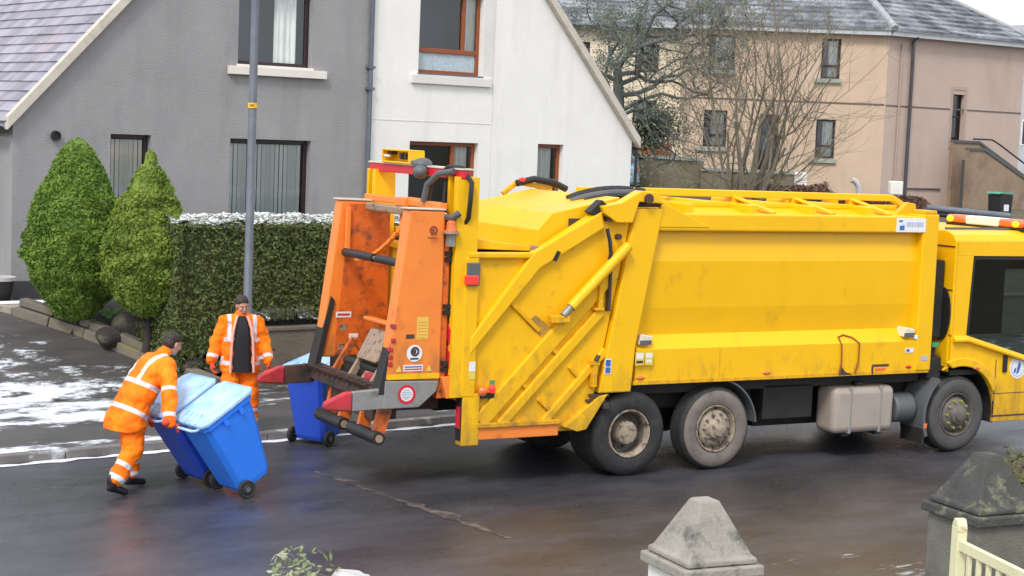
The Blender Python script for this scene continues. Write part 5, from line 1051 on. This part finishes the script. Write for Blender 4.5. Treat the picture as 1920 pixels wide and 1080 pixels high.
label(-3.10, -2.90, 1.76, 1.83, 1.953, 'white', [(.1, .9, .3, .7, 'redrub')]); label(-2.92, -2.80, 1.50, 1.56, 1.953, 'white'); label(-3.04, -2.95, 1.60, 1.68, 1.953, 'worn'); label(-3.06, -2.98, 1.36, 1.44, 1.953, 'worn')
mb = MB(); mb.bar((-2.62, .1, 3.22), (-2.62, 2.2, 3.22), .10, .08); mb.box(-2.72, -2.5, .93, 1.2, 3.17, 3.27); mb.box(-2.68, -2.56, 1.0, 1.14, 2.9, 3.17); tb(mb, 'lifter_cross_tube', 'orange', bevel=.012)
mb = MB(); mb.bar((-2.72, .9, 3.12), (-2.72, 1.9, 3.12), .14, .09); tb(mb, 'pale_roller', 'worn', bevel=.02)
mb = MB(); P = [(-2.72, .90, 3.05)]+[(-2.72-.28*math.sin(R(a)), .90+.85*(1-math.cos(R(a)))*.8, 3.02-.52*math.sin(R(a))) for a in range(8, 95, 9)]
for a, b in zip(P, P[1:]): mb.bar(a, b, .10, .035)
tb(mb, 'curved_arm', 'orange', bevel=.006)
for a, b in ((1.06, 1.92), (.26, .96)):
    mb = MB(); mb.tube([(-3.02, a, 2.56), (-3.02, b, 2.56)], .05, 16); o = tb(mb, 'rubber_roller', 'black', smooth=True); mb = MB(); mb.tube([(-3.02, a-.04, 2.56), (-3.02, b+.04, 2.56)], .024, 10); mb.build('axle', M['worn'], o, smooth=True)
# comb, arms and worn mechanism at the foot
mb = MB(); mb.bar((-3.34, .22, 1.09), (-3.34, 2.14, 1.09), .06, .15); mb.bar((-3.28, .22, 1.18), (-3.28, 2.14, 1.18), .08, .05)
for i in range(12): yy = .35+i*.15; mb.prism([(-3.38, 1.12), (-3.34, 1.2), (-3.46, 1.2)], 'y', yy, yy+.05)
tb(mb, 'lifting_comb', 'rust', bevel=.006)
mb = MB(); mb.bar((-3.0, .45, 1.84), (-3.0, 1.25, 1.84), .10, .04); tb(mb, 'grab_bar', 'orange', bevel=.01)
mb = MB(); mb.prism([(-3.20, 1.40), (-3.02, 1.74), (-2.92, 1.74), (-2.98, 1.40)], 'y', .55, 1.1); mb.prism([(-3.22, 1.16), (-3.06, 1.36), (-2.96, 1.34), (-3.05, 1.12)], 'y', .6, .95); tb(mb, 'tilt_plate', 'worn', bevel=.02)
for y in (.50, 1.12, 1.6):
    mb = MB(); mb.bar((-3.30, y, 1.08), (-3.0, y, 1.55), .05, .09); mb.bar((-3.0, y, 1.55), (-2.85, y, 1.35), .05, .08); tb(mb, 'link_arm', 'worn' if y < 1.2 else 'orange_dirty', bevel=.01)
mb = MB(); mb.tube([(-3.1, .4, 1.30), (-3.1, 1.75, 1.30)], .05, 12); mb.box(-3.14, -2.7, .3, 2.0, 1.0, 1.28); tb(mb, 'torque_tube', 'under', smooth=True)
mb = MB(); mb.box(-3.22, -3.15, .6, .8, 1.18, 1.26); tb(mb, 'red_stop', 'redrub', bevel=.01)
for k, (y, m_) in enumerate(((.05, 'steel'), (2.10, 'rust'))):
    mb = MB(); mb.prism([(-3.68, .945), (-3.30, .955), (-3.26, 1.19), (-3.68, 1.165)], 'y', y, y+.07); o = tb(mb, 'side_arm', m_, bevel=.012)
    mb = MB(); mb.prism([(-4.02, 1.0), (-3.98, .965), (-3.685, .945), (-3.685, 1.165), (-3.76, 1.16), (-4.0, 1.06)], 'y', y-.012, y+.082); mb.build('red_tip', M['redrub'], o, bevel=.02)
    mb = MB(); mb.prism([(-3.96, .985), (-3.72, .965), (-3.72, .985), (-3.96, 1.0)], 'y', y-.016, y-.011); mb.build('tip_groove', M['brownmark'], o)
for a, b in ((.02, .78), (1.0, 1.75)):
    mb = MB(); mb.tube([(-3.36, a, .63), (-3.36, b, .63)], .075, 16); o = tb(mb, 'foot_roller', 'black', smooth=True); mb = MB(); mb.tube([(-3.36, a-.012, .63), (-3.36, b+.012, .63)], .045, 12); mb.build('roller_core', M['worn'], o, smooth=True)
    for yy in (a+.14, b-.2): mb = MB(); mb.prism([(-3.42, .60), (-3.22, .66), (-3.12, .98), (-3.30, .98), (-3.36, .72)], 'y', yy, yy+.06); tb(mb, 'foot_bracket', 'orange_dirty', bevel=.008)
mb = MB(); mb.box(-3.3, -3.0, .35, 1.7, .78, 1.0); mb.box(-3.1, -2.4, .5, .6, .85, 1.1); mb.box(-3.1, -2.4, 1.85, 1.95, .85, 1.1); mb.each('lower_frame', M['rust'], T, bevel=.01)
mb = MB(); mb.prism([(-2.62, 1.3), (-2.45, 1.3), (-2.45, 1.05), (-2.55, 1.05)], 'y', .0, .09); tb(mb, 'lower_bracket', 'orange', bevel=.008)
# ---- cab
def cabside(y0, y1):
    ar = [(5.19+.66*math.cos(R(a)), .52+.68*math.sin(R(a))) for a in range(118, -12, -10)]
    low = [(5.00, 1.58), (5.00, 1.22), (4.93, 1.16)]+ar+[(5.84, .39), (6.85, .39), (7.0, .55), (7.0, 1.14), (6.42, 1.26), (5.26, 1.58)]
    mb = MB(); mb.prism(low, 'y', y0, y1); mb.prism([(5.0, 1.58), (5.26, 1.58), (5.31, 2.67), (5.0, 2.67)], 'y', y0, y1); mb.prism([(5.0, 2.67), (6.66, 2.66), (6.6, 2.84), (5.0, 2.86)], 'y', y0, y1); mb.prism([(6.64, 2.66), (6.72, 2.66), (7.0, 1.14), (6.92, 1.15)], 'y', y0, y1); return mb
bmk = tb(cabside(.0, .05), 'cab_side', 'yellow', bevel=.006)
tb(cabside(W_-.05, W_), 'cab_side', 'yellow')
mb = MB(); mb.prism([(.0, 2.84), (.0, 2.87), (.06, 2.95), (.2, 3.0), (W_-.2, 3.0), (W_-.06, 2.95), (W_, 2.87), (W_, 2.84)], 'x', 4.98, 6.62); tb(mb, 'cab_roof', 'yellow', bevel=.03, seg=3)
mb = MB(); mb.box(4.98, 5.03, .0, W_, 1.60, 2.86); mb.box(4.985, 5.03, .05, W_-.05, 1.1, 1.60); o = tb(mb, 'cab_back', 'yellow', bevel=.012)
mb = MB(); mb.box(4.972, 4.982, .02, W_-.02, 2.20, 2.215); mb.box(4.972, 4.982, .02, W_-.02, 2.78, 2.80); mb.build('seam', M['darkmark'], o)
mb = MB(); mb.prism([(.02+.16*math.cos(R(a))+.16, 1.88+.36*math.sin(R(a))) for a in range(0, 360, 20)], 'x', 4.955, 4.979); mb.build('air_intake', M['black'], o)
mb = MB(); mb.box(6.6, 7.0, .05, W_-.05, .4, 1.1); mb.box(5.05, 6.9, .05, W_-.05, 1.05, 1.12); tb(mb, 'cab_floor', 'under')
mb = MB(); mb.add([(6.62, .05, 2.84), (6.62, W_-.05, 2.84), (7.0, W_-.05, 1.1), (7.0, .05, 1.1)], [(0, 1, 2, 3)]); tb(mb, 'windscreen', 'cabglass')
mb = MB(); mb.add([(5.27, .012, 1.585), (6.42, .012, 1.27), (6.93, .012, 1.15), (6.64, .012, 2.66), (5.31, .012, 2.665)], [(0, 1, 2, 3, 4)]); tb(mb, 'side_window', 'cabglass')
mb = MB(); mb.add([(5.27, W_-.012, 1.585), (6.42, W_-.012, 1.27), (6.93, W_-.012, 1.15), (6.64, W_-.012, 2.66), (5.31, W_-.012, 2.665)], [(0, 1, 2, 3, 4)]); tb(mb, 'side_window', 'cabglass')
mb = MB(); Lp = [(5.02, 1.60), (5.26, 1.60), (6.42, 1.285), (6.95, 1.165)]; sec_ = [(.0, .0), (-.065, -.055), (-.06, -.085), (.0, -.10)]
mb.v = [(x, y, z+dz_) for x, z in Lp for y, dz_ in sec_]; mb.f = [(i*4+j, i*4+(j+1) % 4, i*4+4+(j+1) % 4, i*4+4+j) for i in range(3) for j in range(4)]+[(3, 2, 1, 0), (12, 13, 14, 15)]; mb.m = [0]*len(mb.f); tb(mb, 'window_ledge', 'yellow', bevel=.006)
mb = MB()
for a, b in (((5.28, 1.60), (5.32, 2.64)), ((5.32, 2.64), (6.62, 2.63))): mb.bar((a[0], .02, a[1]), (b[0], .02, b[1]), .03, .05, up=(0, 1, 0))
mb.box(5.3, 5.95, .055, .085, 1.6, 2.66); tb(mb, 'window_seal', 'black')
mb = MB(); mb.box(5.2, 5.75, .3, .9, 1.12, 1.5); mb.box(5.15, 5.32, .3, .9, 1.5, 2.15); mb.box(5.2, 5.75, 1.4, 2.1, 1.12, 1.5); mb.box(5.15, 5.32, 1.4, 2.1, 1.5, 2.15); mb.box(5.04, 5.1, .06, 1.3, 1.2, 2.8); mb.each('seat', M['black'], T, bevel=.05)
mb = MB(); mb.box(5.85, 5.95, .5, .6, 1.72, 1.98); tb(mb, 'red_strap', 'red', bevel=.02)
mb = MB(); pts = [(5.19+r*math.cos(R(a)), .52+r*math.sin(R(a))) for r, rng_ in ((.78, range(112, 25, -8)), (.66, range(25, 113, 8))) for a in rng_]
mb.prism(pts, 'y', -.045, .0); tb(mb, 'wheel_arch_lip', 'yellow', bevel=.015)
mb = MB()
for i in range(13):
    a0, a1 = 118-10*i, 108-10*i
    mb.quad(*[(5.19+.665*math.cos(R(a)), y, .52+.685*math.sin(R(a))) for a, y in ((a0, .005), (a1, .005), (a1, .6), (a0, .6))])
tb(mb, 'arch_liner', 'under')
mb = MB(); mb.box(5.83, 6.9, -.006, .02, .46, .48); mb.box(5.80, 6.9, -.003, .02, .775, .785); mb.box(5.83, 5.842, -.003, .02, .5, 1.25); mb.each('door_seam', M['darkmark'], T)
mb = MB(); mb.box(5.96, 6.03, -.03, .01, 1.07, 1.31); tb(mb, 'door_handle', 'black', bevel=.012)
mb = MB(); mb.ell((5.45, -.045, 1.15), (.06, .012, .02)); tb(mb, 'side_repeater', 'amber', smooth=True)
mb = MB(); mb.lathe([(.001, 0), (.155, 0), (.155, .003), (.001, .003)], (6.25, -.0005, 1.13), (0, -1, 0), 40); o = tb(mb, 'door_crest', 'white')
mb = MB(); mb.prism([(6.22, 1.03), (6.27, 1.06), (6.30, 1.16), (6.27, 1.22), (6.24, 1.14)], 'y', -.0055, -.003); mb.prism([(6.17, 1.05), (6.21, 1.06), (6.22, 1.13), (6.18, 1.11)], 'y', -.0055, -.003); mb.build('emblem', M['bluemark'], o)
mb = MB(); mb.lathe([(.118, 0), (.128, 0), (.128, .002), (.118, .002)], (6.25, -.0036, 1.13), (0, -1, 0), 40); mb.build('emblem_ring', M['greymark'], o)
mb = MB(); mb.box(4.66, 4.92, .3, 2.1, 1.05, 1.55); mb.tube([(4.8, .2, 1.1), (4.8, .2, 1.45)], .08, 14); mb.box(4.70, 4.94, .10, .30, 1.0, 1.3); mb.box(4.7, 4.95, .15, 2.3, 1.55, 2.6); tb(mb, 'engine_stack', 'under', bevel=.02); mb = MB(); mb.tube([(4.8, .12, 1.44), (4.8, .12, 1.50)], .07, 14); tb(mb, 'coolant_cap', 'greenmark', smooth=True)
mb = MB(); mb.box(6.28, 6.52, .12, 1.62, 3.0, 3.03); lb_ = tb(mb, 'light_bar', 'black', bevel=.01)
mb = MB(); mb.box(6.27, 6.53, .58, 1.22, 3.03, 3.15); mb.build('white_section', M['lightbar'], lb_, bevel=.02)
for a, b, s in ((.12, .58, .24), (1.22, 1.62, 1.52)):
    mb = MB(); mb.box(6.27, 6.53, a, b, 3.03, 3.15); mb.build('amber_lens', M['amber'], lb_, bevel=.045, seg=3, smooth=True); mb = MB(); mb.ell((6.27, s, 3.09), (.03, .07, .045)); mb.build('lit_lamp', M['amberlit'], lb_, smooth=True)
mb = MB(); mb.bar((5.05, .3, 3.02), (6.2, .3, 3.02), .03, .03); mb.bar((5.05, 2.0, 3.02), (6.2, 2.0, 3.02), .03, .03); mb.each('roof_bar', M['grey'], T)

# ------------------------------------------------------------------ wheeled bins
def bin_(label, loc, heading, tilt, bm='bin', lm='lid', grp='blue wheeled bins'):
    t = thing('wheeled_bin', label, 'bin', (loc[0], loc[1], loc[2]+.1), 0, grp); t.rotation_euler = (0, R(-tilt), R(heading)); O = (0, 0, -.1); O2 = (-.085, 0, -.1)
    def ring(z, x0, x1, hw, c=.05): return [(x0+c, -hw, z), (x1-c, -hw, z), (x1, -hw+c, z), (x1, hw-c, z), (x1-c, hw, z), (x0+c, hw, z), (x0, hw-c, z), (x0, -hw+c, z)]
    rs = [ring(.06, .05, .46, .225), ring(.12, .03, .49, .235), ring(.60, .0, .58, .265), ring(.93, -.02, .63, .285), ring(.935, -.035, .65, .30), ring(.99, -.035, .65, .30)]
    mb = MB(); mb.v = [p for r_ in rs for p in r_]; n = 8
    mb.f = [(i*n+j, i*n+(j+1) % n, (i+1)*n+(j+1) % n, (i+1)*n+j) for i in range(5) for j in range(n)]+[tuple(reversed(range(n))), tuple(range(5*n, 6*n))]; mb.m = [0]*len(mb.f)
    mb.build('body', M[bm], t, O2, bevel=.012)
    # lid : shallow dome with raised ribs, hinge bar and handle behind
    mb = MB(); L = [ring(.995, -.05, .70, .315, .06), ring(1.035, -.05, .70, .315, .06), ring(1.06, .0, .64, .27, .08), ring(1.068, .1, .55, .2, .08)]
    mb.v = [p for r_ in L for p in r_]; mb.f = [(i*n+j, i*n+(j+1) % n, (i+1)*n+(j+1) % n, (i+1)*n+j) for i in range(3) for j in range(n)]+[tuple(reversed(range(n))), tuple(range(3*n, 4*n))]; mb.m = [0]*len(mb.f)
    l = mb.build('lid', M[lm], t, O2, bevel=.012)
    mb = MB()
    for y in (-.16, -.05, .05, .16): mb.bar((-.04, y, 1.035), (.10, y*.8, 1.075), .022, .03)
    mb.bar((.12, -.24, 1.062), (.6, -.24, 1.058), .02, .016); mb.bar((.12, .24, 1.062), (.6, .24, 1.058), .02, .016); mb.build('lid_ribs', M[lm], l, O2)
    mb = MB(); mb.tube([(-.03, -.20, .985), (-.09, -.20, 1.0), (-.11, -.16, 1.005), (-.11, .16, 1.005), (-.09, .20, 1.0), (-.03, .20, .985)], .016, 8); mb.build('handle', M[lm], t, O2, smooth=True)
    mb = MB()
    for y in (-.17, 0, .17): mb.box(-.04, .0, y-.03, y+.03, .95, 1.03)
    mb.build('hinge', M[lm], t, O2, bevel=.006)
    mb = MB()
    for x in (.2, .42): mb.box(x, x+.05, -.312, .312, .87, .93)
    mb.build('rim_lugs', M[bm], t, O2)
    mb = MB(); mb.tube([(0, -.31, .1), (0, .31, .1)], .014, 8); mb.build('axle', M['black'], t, O)
    for s in (-1, 1):
        mb = MB(); mb.lathe([(.03, -.03), (.05, -.028), (.06, -.018), (.078, -.018), (.09, -.026), (.1, -.02), (.1, .02), (.09, .026), (.03, .026)], (0, s*.285, .1), (0, -s, 0), 24); wz = mb.build('wheel', M['rubber'], t, O, smooth=True)
        mb = MB(); mb.lathe([(.001, -.034), (.03, -.034), (.035, -.02)], (0, s*.285, .1), (0, -s, 0), 14); mb.build('hub', M['grey'], wz, O, smooth=True)
    return t
B1 = bin_('tilted blue wheeled bin nearest the camera, pale lid with painted sky sheen, wheeled by the stooping worker', (-2.99, 18.49, 0), 43, 31)
B2 = bin_('tilted blue wheeled bin on the far side of the pair wheeled by the stooping worker', (-3.47, 18.99, 0), 43, 31, 'bindark')
bin_('darker blue wheeled bin standing almost upright at the red tipped lifter arms', (-2.50, 21.58, 0), 62, 9, 'bindark')

# ------------------------------------------------------------------ people
def bone_d(p, a, b):
    ab = b-a; t = max(0, min(1, (p-a).dot(ab)/ab.length_squared)); return (p-(a+ab*t)).length, t
def garment(name, mb, voxel, parent, m, bands=(), smooth=6, wr=.012, wf=7.0):
    """bands: (a, b, centre t, half width in m, reach) reflective tape round a limb or the trunk"""
    me = remesh(mb, voxel, smooth)
    at = me.attributes.new('band', 'FLOAT', 'POINT'); n = len(me.vertices); val = [1.0]*n; nr = [v.normal.copy() for v in me.vertices]
    for i, v in enumerate(me.vertices):
        p = v.co.copy(); d = 1.0
        for bnd in bands:
            if callable(bnd): d = min(d, bnd(p)); continue
            a, b, tc, hw, reach = bnd; a = Vector(a); b = Vector(b); dd, t = bone_d(p, a, b)
            if dd < reach: L = (b-a).length; s = (p-a).dot(b-a)/L; d = min(d, abs(s-tc*L)-hw)
        val[i] = d
        k = noise.noise((p.x*wf, p.y*wf, p.z*wf*1.7))+.5*noise.noise((p.x*wf*2.3, p.y*wf*2.3+5, p.z*wf*3))
        v.co = p+nr[i]*(wr*k)
    at.data.foreach_set('value', val); me.materials.append(m)
    o = bpy.data.objects.new(name, me); COL.objects.link(o); o.parent = parent; return o
def hand_mb(mb, wrist, fwd, side, curl, scale=1.0, thumb=1):
    """palm, four bent fingers of unequal length and a thumb; fwd: along the hand, side: thumb side, curl: towards the palm"""
    w0 = Vector(wrist); f = Vector(fwd).normalized(); c = Vector(curl); c = (c-f*c.dot(f)).normalized(); s = f.cross(c); s = s if s.dot(Vector(side)) > 0 else -s
    for k in (-.028, -.01, .01, .028): mb.cap(w0+s*k*.8, w0+f*.085+s*k, .017, .014)
    for k, ln, an in ((.030, .070, 35), (.010, .080, 42), (-.011, .075, 48), (-.031, .058, 55)):
        p = w0+f*.088+s*k; d = f
        for q, fr in enumerate((.45, .32, .23)):
            an2 = R(an*(q+1)*.62); d = f*math.cos(an2)+c*math.sin(an2); e = p+d*ln*fr*1.15; mb.cap(p, e, .0105-.001*q, .0098-.001*q, 8); p = e
    p = w0+f*.03+s*.032; d = (f*.6+s*.75+c*.25).normalized(); e = p+d*.042; mb.cap(p, e, .013, .011, 8); d = (f*.9+s*.2+c*.45).normalized(); mb.cap(e, e+d*.032, .0108, .009, 8)
def head(mb, c, f, up, s=1.0):
    """skull, jaw, nose, brow and ears round centre c, facing f"""
    f = Vector(f).normalized(); up = Vector(up); up = (up-f*up.dot(f)).normalized(); l = up.cross(f); Mx = Matrix((f, l, up)).transposed(); c = Vector(c)
    P = lambda x, y, z: c+Mx @ Vector((x, y, z))
    mb.ell(P(-.012, 0, .025), (.098, .076, .095), Mx); mb.ell(P(.022, 0, -.045), (.066, .058, .075), Mx); mb.ell(P(.055, 0, -.095), (.026, .026, .022), Mx, 10, 8)
    mb.cap(P(.088, 0, .012), P(.108, 0, -.028), .010, .015, 8); mb.ell(P(.072, 0, .028), (.018, .056, .010), Mx, 12, 8); mb.ell(P(.080, 0, -.062), (.014, .024, .009), Mx, 10, 6)
    for y in (-1, 1): mb.ell(P(.0, y*.078, -.01), (.02, .009, .034), Mx, 10, 8); mb.ell(P(.062, y*.04, -.025), (.025, .022, .02), Mx, 10, 8)
    return P, Mx
def person(label, loc, rot, J, pose):
    t = thing('person', label, 'person', loc, rot)
    V = {k: Vector(v) for k, v in J.items()}
    # body : one continuous skin surface
    mb = MB(); hc = V['head']; P, Mx = head(mb, hc, pose['face'], pose['headup'])
    mb.cap(V['neck'], P(-.02, 0, -.06), .058, .052); sp = [V['pelvis'], V['waist'], V['chest'], V['neck']]
    for (a, b), r0, r1 in zip(zip(sp, sp[1:]), (.125, .115, .12), (.115, .12, .06)): mb.cap(a, b, r0, r1)
    for s in 'lr':
        mb.cap(V['chest'].lerp(V['neck'], .6), V['sh'+s], .07, .06); mb.cap(V['sh'+s], V['el'+s], .05, .04); mb.cap(V['el'+s], V['wr'+s], .042, .028)
        mb.cap(V['pelvis'], V['hip'+s], .11, .09); mb.cap(V['hip'+s], V['kn'+s], .085, .055); mb.cap(V['kn'+s], V['an'+s], .055, .036); mb.cap(V['an'+s], V['to'+s], .035, .026)
        hand_mb(mb, V['wr'+s], pose['hand'+s][0], pose['hand'+s][1], pose['hand'+s][2])
    me = remesh(mb, .0075, 3, 'body'); me.materials.append(M['skin']); o = bpy.data.objects.new('body', me); COL.objects.link(o); o.parent = t
    for y in (-1, 1):
        mb = MB(); mb.ell(P(.083, y*.031, .006), (.008, .010, .0055), Mx, 12, 8); mb.build('eye', M['eye'], t, smooth=True); mb = MB(); mb.ell(P(.0895, y*.031, .006), (.002, .004, .004), Mx, 10, 6); mb.build('iris', M['hair'], t, smooth=True)
        mb = MB(); mb.cap(P(.088, y*.016, .026), P(.080, y*.048, .026), .003, .002, 6); mb.build('eyebrow', M['hair'], t, smooth=True)
    mb = MB(); mb.cap(P(.092, -.018, -.062), P(.092, .018, -.062), .005, .005, 6); mb.build('lips', M['lip'], t, smooth=True)
    # hair / knitted hat
    mb = MB(); mb.ell(P(-.024, 0, .054), (.102, .086, .080), Mx); mb.ell(P(-.045, 0, .0), (.078, .082, .08), Mx); 
    me = remesh(mb, .009, 3); me.materials.append(M[pose['hair']])
    for v in me.vertices: v.co += v.normal*.006*noise.noise(tuple(v.co*55))
    o = bpy.data.objects.new('hair' if pose['hair'] == 'hair' else 'hat', me); COL.objects.link(o); o.parent = t
    # trousers
    mb = MB(); F = Vector(pose['front'])
    for s in 'lr':
        mb.cap(V['pelvis'], V['hip'+s], .145, .125); mb.cap(V['hip'+s], V['kn'+s], .135, .118); mb.cap(V['kn'+s], V['an'+s].lerp(V['kn'+s], .20), .112, .094)
    bd = []
    for s in 'lr': bd += [(V['kn'+s], V['an'+s], .82, .028, .19), (V['kn'+s], V['an'+s], .45, .026, .19)]
    garment('trousers', mb, .016, t, M['hivis'], bd, 5, .020, 7.0)
    for s in 'lr':
        mb = MB(); a = V['an'+s]; b = V['to'+s]; d = (b-a); d.z = 0; d = d.normalized(); up = pose.get('sole'+s, Vector((0, 0, 1))); 
        mb.cap(a+Vector((0, 0, .06)), a-Vector((0, 0, .01)), .062, .058); mb.cap(a-Vector((0, 0, .025)), b, .05, .042); mb.cap(a-d*.03-Vector((0, 0, .035)), b+d*.015-Vector((0, 0, .012)), .038, .030)
        me = remesh(mb, .011, 3); me.materials.append(M['boot']); o = bpy.data.objects.new('boot', me); COL.objects.link(o); o.parent = t
    # jacket
    mb = MB(); pose['torso'](mb, V)
    for s in 'lr':
        mb.cap(V['chest'].lerp(V['neck'], .72), V['sh'+s], .088, .096); mb.cap(V['sh'+s], V['el'+s], .098, .088); mb.cap(V['el'+s], V['wr'+s].lerp(V['el'+s], .06), .088, .068)
    mb.cap(V['neck']-(V['neck']-V['chest'])*.06, V['neck']+(hc-V['neck'])*.30, .078, .072)
    bd = [];
    for s in 'lr': bd += [(V['el'+s], V['wr'+s], .72, .024, .135), (V['sh'+s], V['el'+s], .80, .024, .14)] if pose.get('sleeve2', True) else [(V['el'+s], V['wr'+s], .72, .024, .135)]
    bd += pose['bands'](V)
    garment('jacket', mb, .015, t, M['hivis'], bd, 4, .020, 6.5)
    for s in 'lr':
        mb = MB(); f, sd, cu = pose['hand'+s]; mb.cap(V['wr'+s]-Vector(f).normalized()*.05, V['wr'+s]+Vector(f).normalized()*.01, .042, .034); hand_mb(mb, V['wr'+s], f, sd, cu)
        me = remesh(mb, .0062, 1); nn = [v.normal.copy() for v in me.vertices]
        for v, q in zip(me.vertices, nn): v.co += q*.0055
        me.materials.append(M['glove']); o = bpy.data.objects.new('glove', me); COL.objects.link(o); o.parent = t
    return t
# stooping worker : leans forward, right arm down to the bin handle, mid stride
J1 = dict(pelvis=(.02, 0, .90), waist=(.10, 0, 1.06), chest=(.25, -.01, 1.30), neck=(.39, -.02, 1.49), head=(.52, -.02, 1.60),
          shl=(.36, .20, 1.40), shr=(.34, -.22, 1.38), ell=(.47, .33, 1.15), elr=(.40, -.30, 1.09), wrl=(.56, .36, .98), wrr=(.56, -.33, .95),
          hipl=(.03, .10, .86), hipr=(.0, -.10, .86), knl=(.14, .15, .48), knr=(-.04, -.16, .48), anl=(.12, .17, .10), anr=(-.30, -.19, .14), tol=(.29, .18, .045), tor=(-.15, -.19, .045))
P1 = Matrix.Translation((-4.12, 18.40, 0)) @ Matrix.Rotation(R(43), 4, 'Z')
def on_handle(b, y):
    m = Matrix.Translation(b.location) @ b.rotation_euler.to_matrix().to_4x4(); return P1.inverted() @ (m @ Vector((-.195, y, .905)))
for s_, b_, y_ in (('r', B1, .15), ('l', B2, -.02)):
    h_ = on_handle(b_, y_); d_ = (h_-Vector(J1['sh'+s_])); w_ = h_-Vector((.085, 0, -.045)); L_ = (w_-Vector(J1['sh'+s_])).length
    J1['wr'+s_] = tuple(w_); md = Vector(J1['sh'+s_]).lerp(w_, .52); bend = math.sqrt(max(0, .31**2-(L_*.5)**2)) if L_ < .62 else .015
    J1['el'+s_] = tuple(md+Vector((-.25, -.9 if s_ == 'r' else .9, -.1)).normalized()*bend)
def torso1(mb, V):
    def sec(c, d, rx, ry): d = Vector(d).normalized(); l = Vector((0, 1, 0)); f = l.cross(d); return (c, f, l, rx, ry)
    ax = (V['neck']-V['waist']); 
    mb.loft([sec((-.05, 0, .68), (.08, 0, 1), .215, .28), sec((-.03, 0, .82), (.12, 0, 1), .21, .275), sec((.06, 0, 1.0), (.5, 0, 1), .185, .235), sec((.17, 0, 1.18), (.55, 0, 1), .18, .24), sec((.26, -.01, 1.33), (.65, 0, 1), .165, .245), sec((.34, -.01, 1.43), (.8, 0, 1), .12, .17), sec((.40, -.02, 1.49), (.8, 0, 1), .08, .09)])
def bands1(V):
    a = Vector((-.06, 0, .74)); b = Vector((.31, 0, 1.42)); L = (b-a).length; d = (b-a)/L
    def trunk(h): return lambda p: abs((p-a).dot(d)-h)-.026 if abs(p.y) < .27 and bone_d(p, V['shr'], V['elr'])[0] > .10 and bone_d(p, V['elr'], V['wrr'])[0] > .09 and bone_d(p, V['shl'], V['ell'])[0] > .10 and bone_d(p, V['ell'], V['wrl'])[0] > .09 else 1.0
    def strap(y0): return lambda p: abs(p.y-y0)-.024 if (p-a).dot(d) > .46 and bone_d(p, V['shr'], V['elr'])[0] > .085 else 1.0
    return [trunk(.16), trunk(.47), strap(.12), strap(-.12)]
h43 = R(43)
person('stooping worker in orange hi-vis suit pushing two blue bins along the road', (-4.12, 18.40, 0), h43, J1,
       dict(face=(1, .0, -.35), headup=(.45, 0, 1), hair='hair', front=(1, 0, 0), torso=torso1, bands=bands1,
            handl=((.75, -.05, -.35), (0, -1, .3), (.2, 0, -1)), handr=((.8, .05, -.3), (0, 1, .3), (.1, 0, -1))))
# standing worker : faces the camera, jacket open over a black top
J2 = dict(pelvis=(0, 0, .95), waist=(.0, 0, 1.10), chest=(-.01, 0, 1.32), neck=(.0, 0, 1.52), head=(.035, 0, 1.645),
          shl=(.0, .20, 1.43), shr=(.0, -.20, 1.43), ell=(-.01, .30, 1.16), elr=(-.03, -.31, 1.16), wrl=(.12, .34, .94), wrr=(.06, -.37, .93),
          hipl=(0, .10, .90), hipr=(0, -.10, .90), knl=(.03, .13, .50), knr=(.06, -.14, .50), anl=(-.02, .15, .10), anr=(.0, -.17, .10), tol=(.14, .17, .045), tor=(.16, -.19, .045))
def torso2(mb, V):
    def sec(c, rx, ry): return (c, Vector((1, 0, 0)), Vector((0, 1, 0)), rx, ry)
    mb.loft([sec((.0, 0, .80), .185, .265), sec((0, 0, .95), .18, .255), sec((0, 0, 1.10), .17, .24), sec((-.01, 0, 1.28), .165, .245), sec((-.01, 0, 1.40), .14, .235), sec((0, 0, 1.48), .10, .13), sec((0, 0, 1.53), .08, .085)])
def bands2(V):
    def trunk(z): return lambda p: abs(p.z-z)-.026 if abs(p.y) < .26 and bone_d(p, V['shr'], V['elr'])[0] > .095 and bone_d(p, V['shl'], V['ell'])[0] > .095 else 1.0
    def strap(y0): return lambda p: abs(p.y-y0)-.024 if p.z > 1.2 and bone_d(p, V['shr'], V['elr'])[0] > .08 and bone_d(p, V['shl'], V['ell'])[0] > .08 else 1.0
    return [trunk(1.22), trunk(.92), strap(.16), strap(-.16)]
p2 = person('worker standing on the pavement in open orange hi-vis jacket over black top', (-3.43, 21.62, .10), R(-74), J2,
       dict(face=(1, .25, -.30), headup=(.25, 0, 1), hair='hair', front=(1, 0, 0), torso=torso2, bands=bands2, sleeve2=False,
            handl=((.35, .05, -1), (.9, -.2, .2), (0, -1, 0)), handr=((.25, 0, -1), (.9, .2, .2), (0, 1, 0))))
# black top showing in the open jacket front
mb = MB(); f, l = Vector((1, 0, 0)), Vector((0, 1, 0)); rows = [(.81, .135, .205), (.95, .13, .198), (1.10, .125, .188), (1.25, .115, .184), (1.36, .10, .168), (1.45, .075, .135), (1.52, .05, .098)]
for z, hw, x in rows: mb.v += [(x-.05, -hw, z), (x+.006, -hw*.6, z), (x+.012, 0, z), (x+.006, hw*.6, z), (x-.05, hw, z)]
for i in range(len(rows)-1):
    for j in range(4): k = i*5+j; mb.f.append((k, k+1, k+6, k+5)); mb.m.append(0)
mb.build('black_top', M['shirt'], p2, smooth=True)
for s in (-1, 1):
    mb = MB(); pts = [(x-.012, s*(hw+.012), z) for z, hw, x in rows]; mb.tube(pts, .017, 8); mb.build('jacket_edge', M['hivis'], p2, smooth=True)
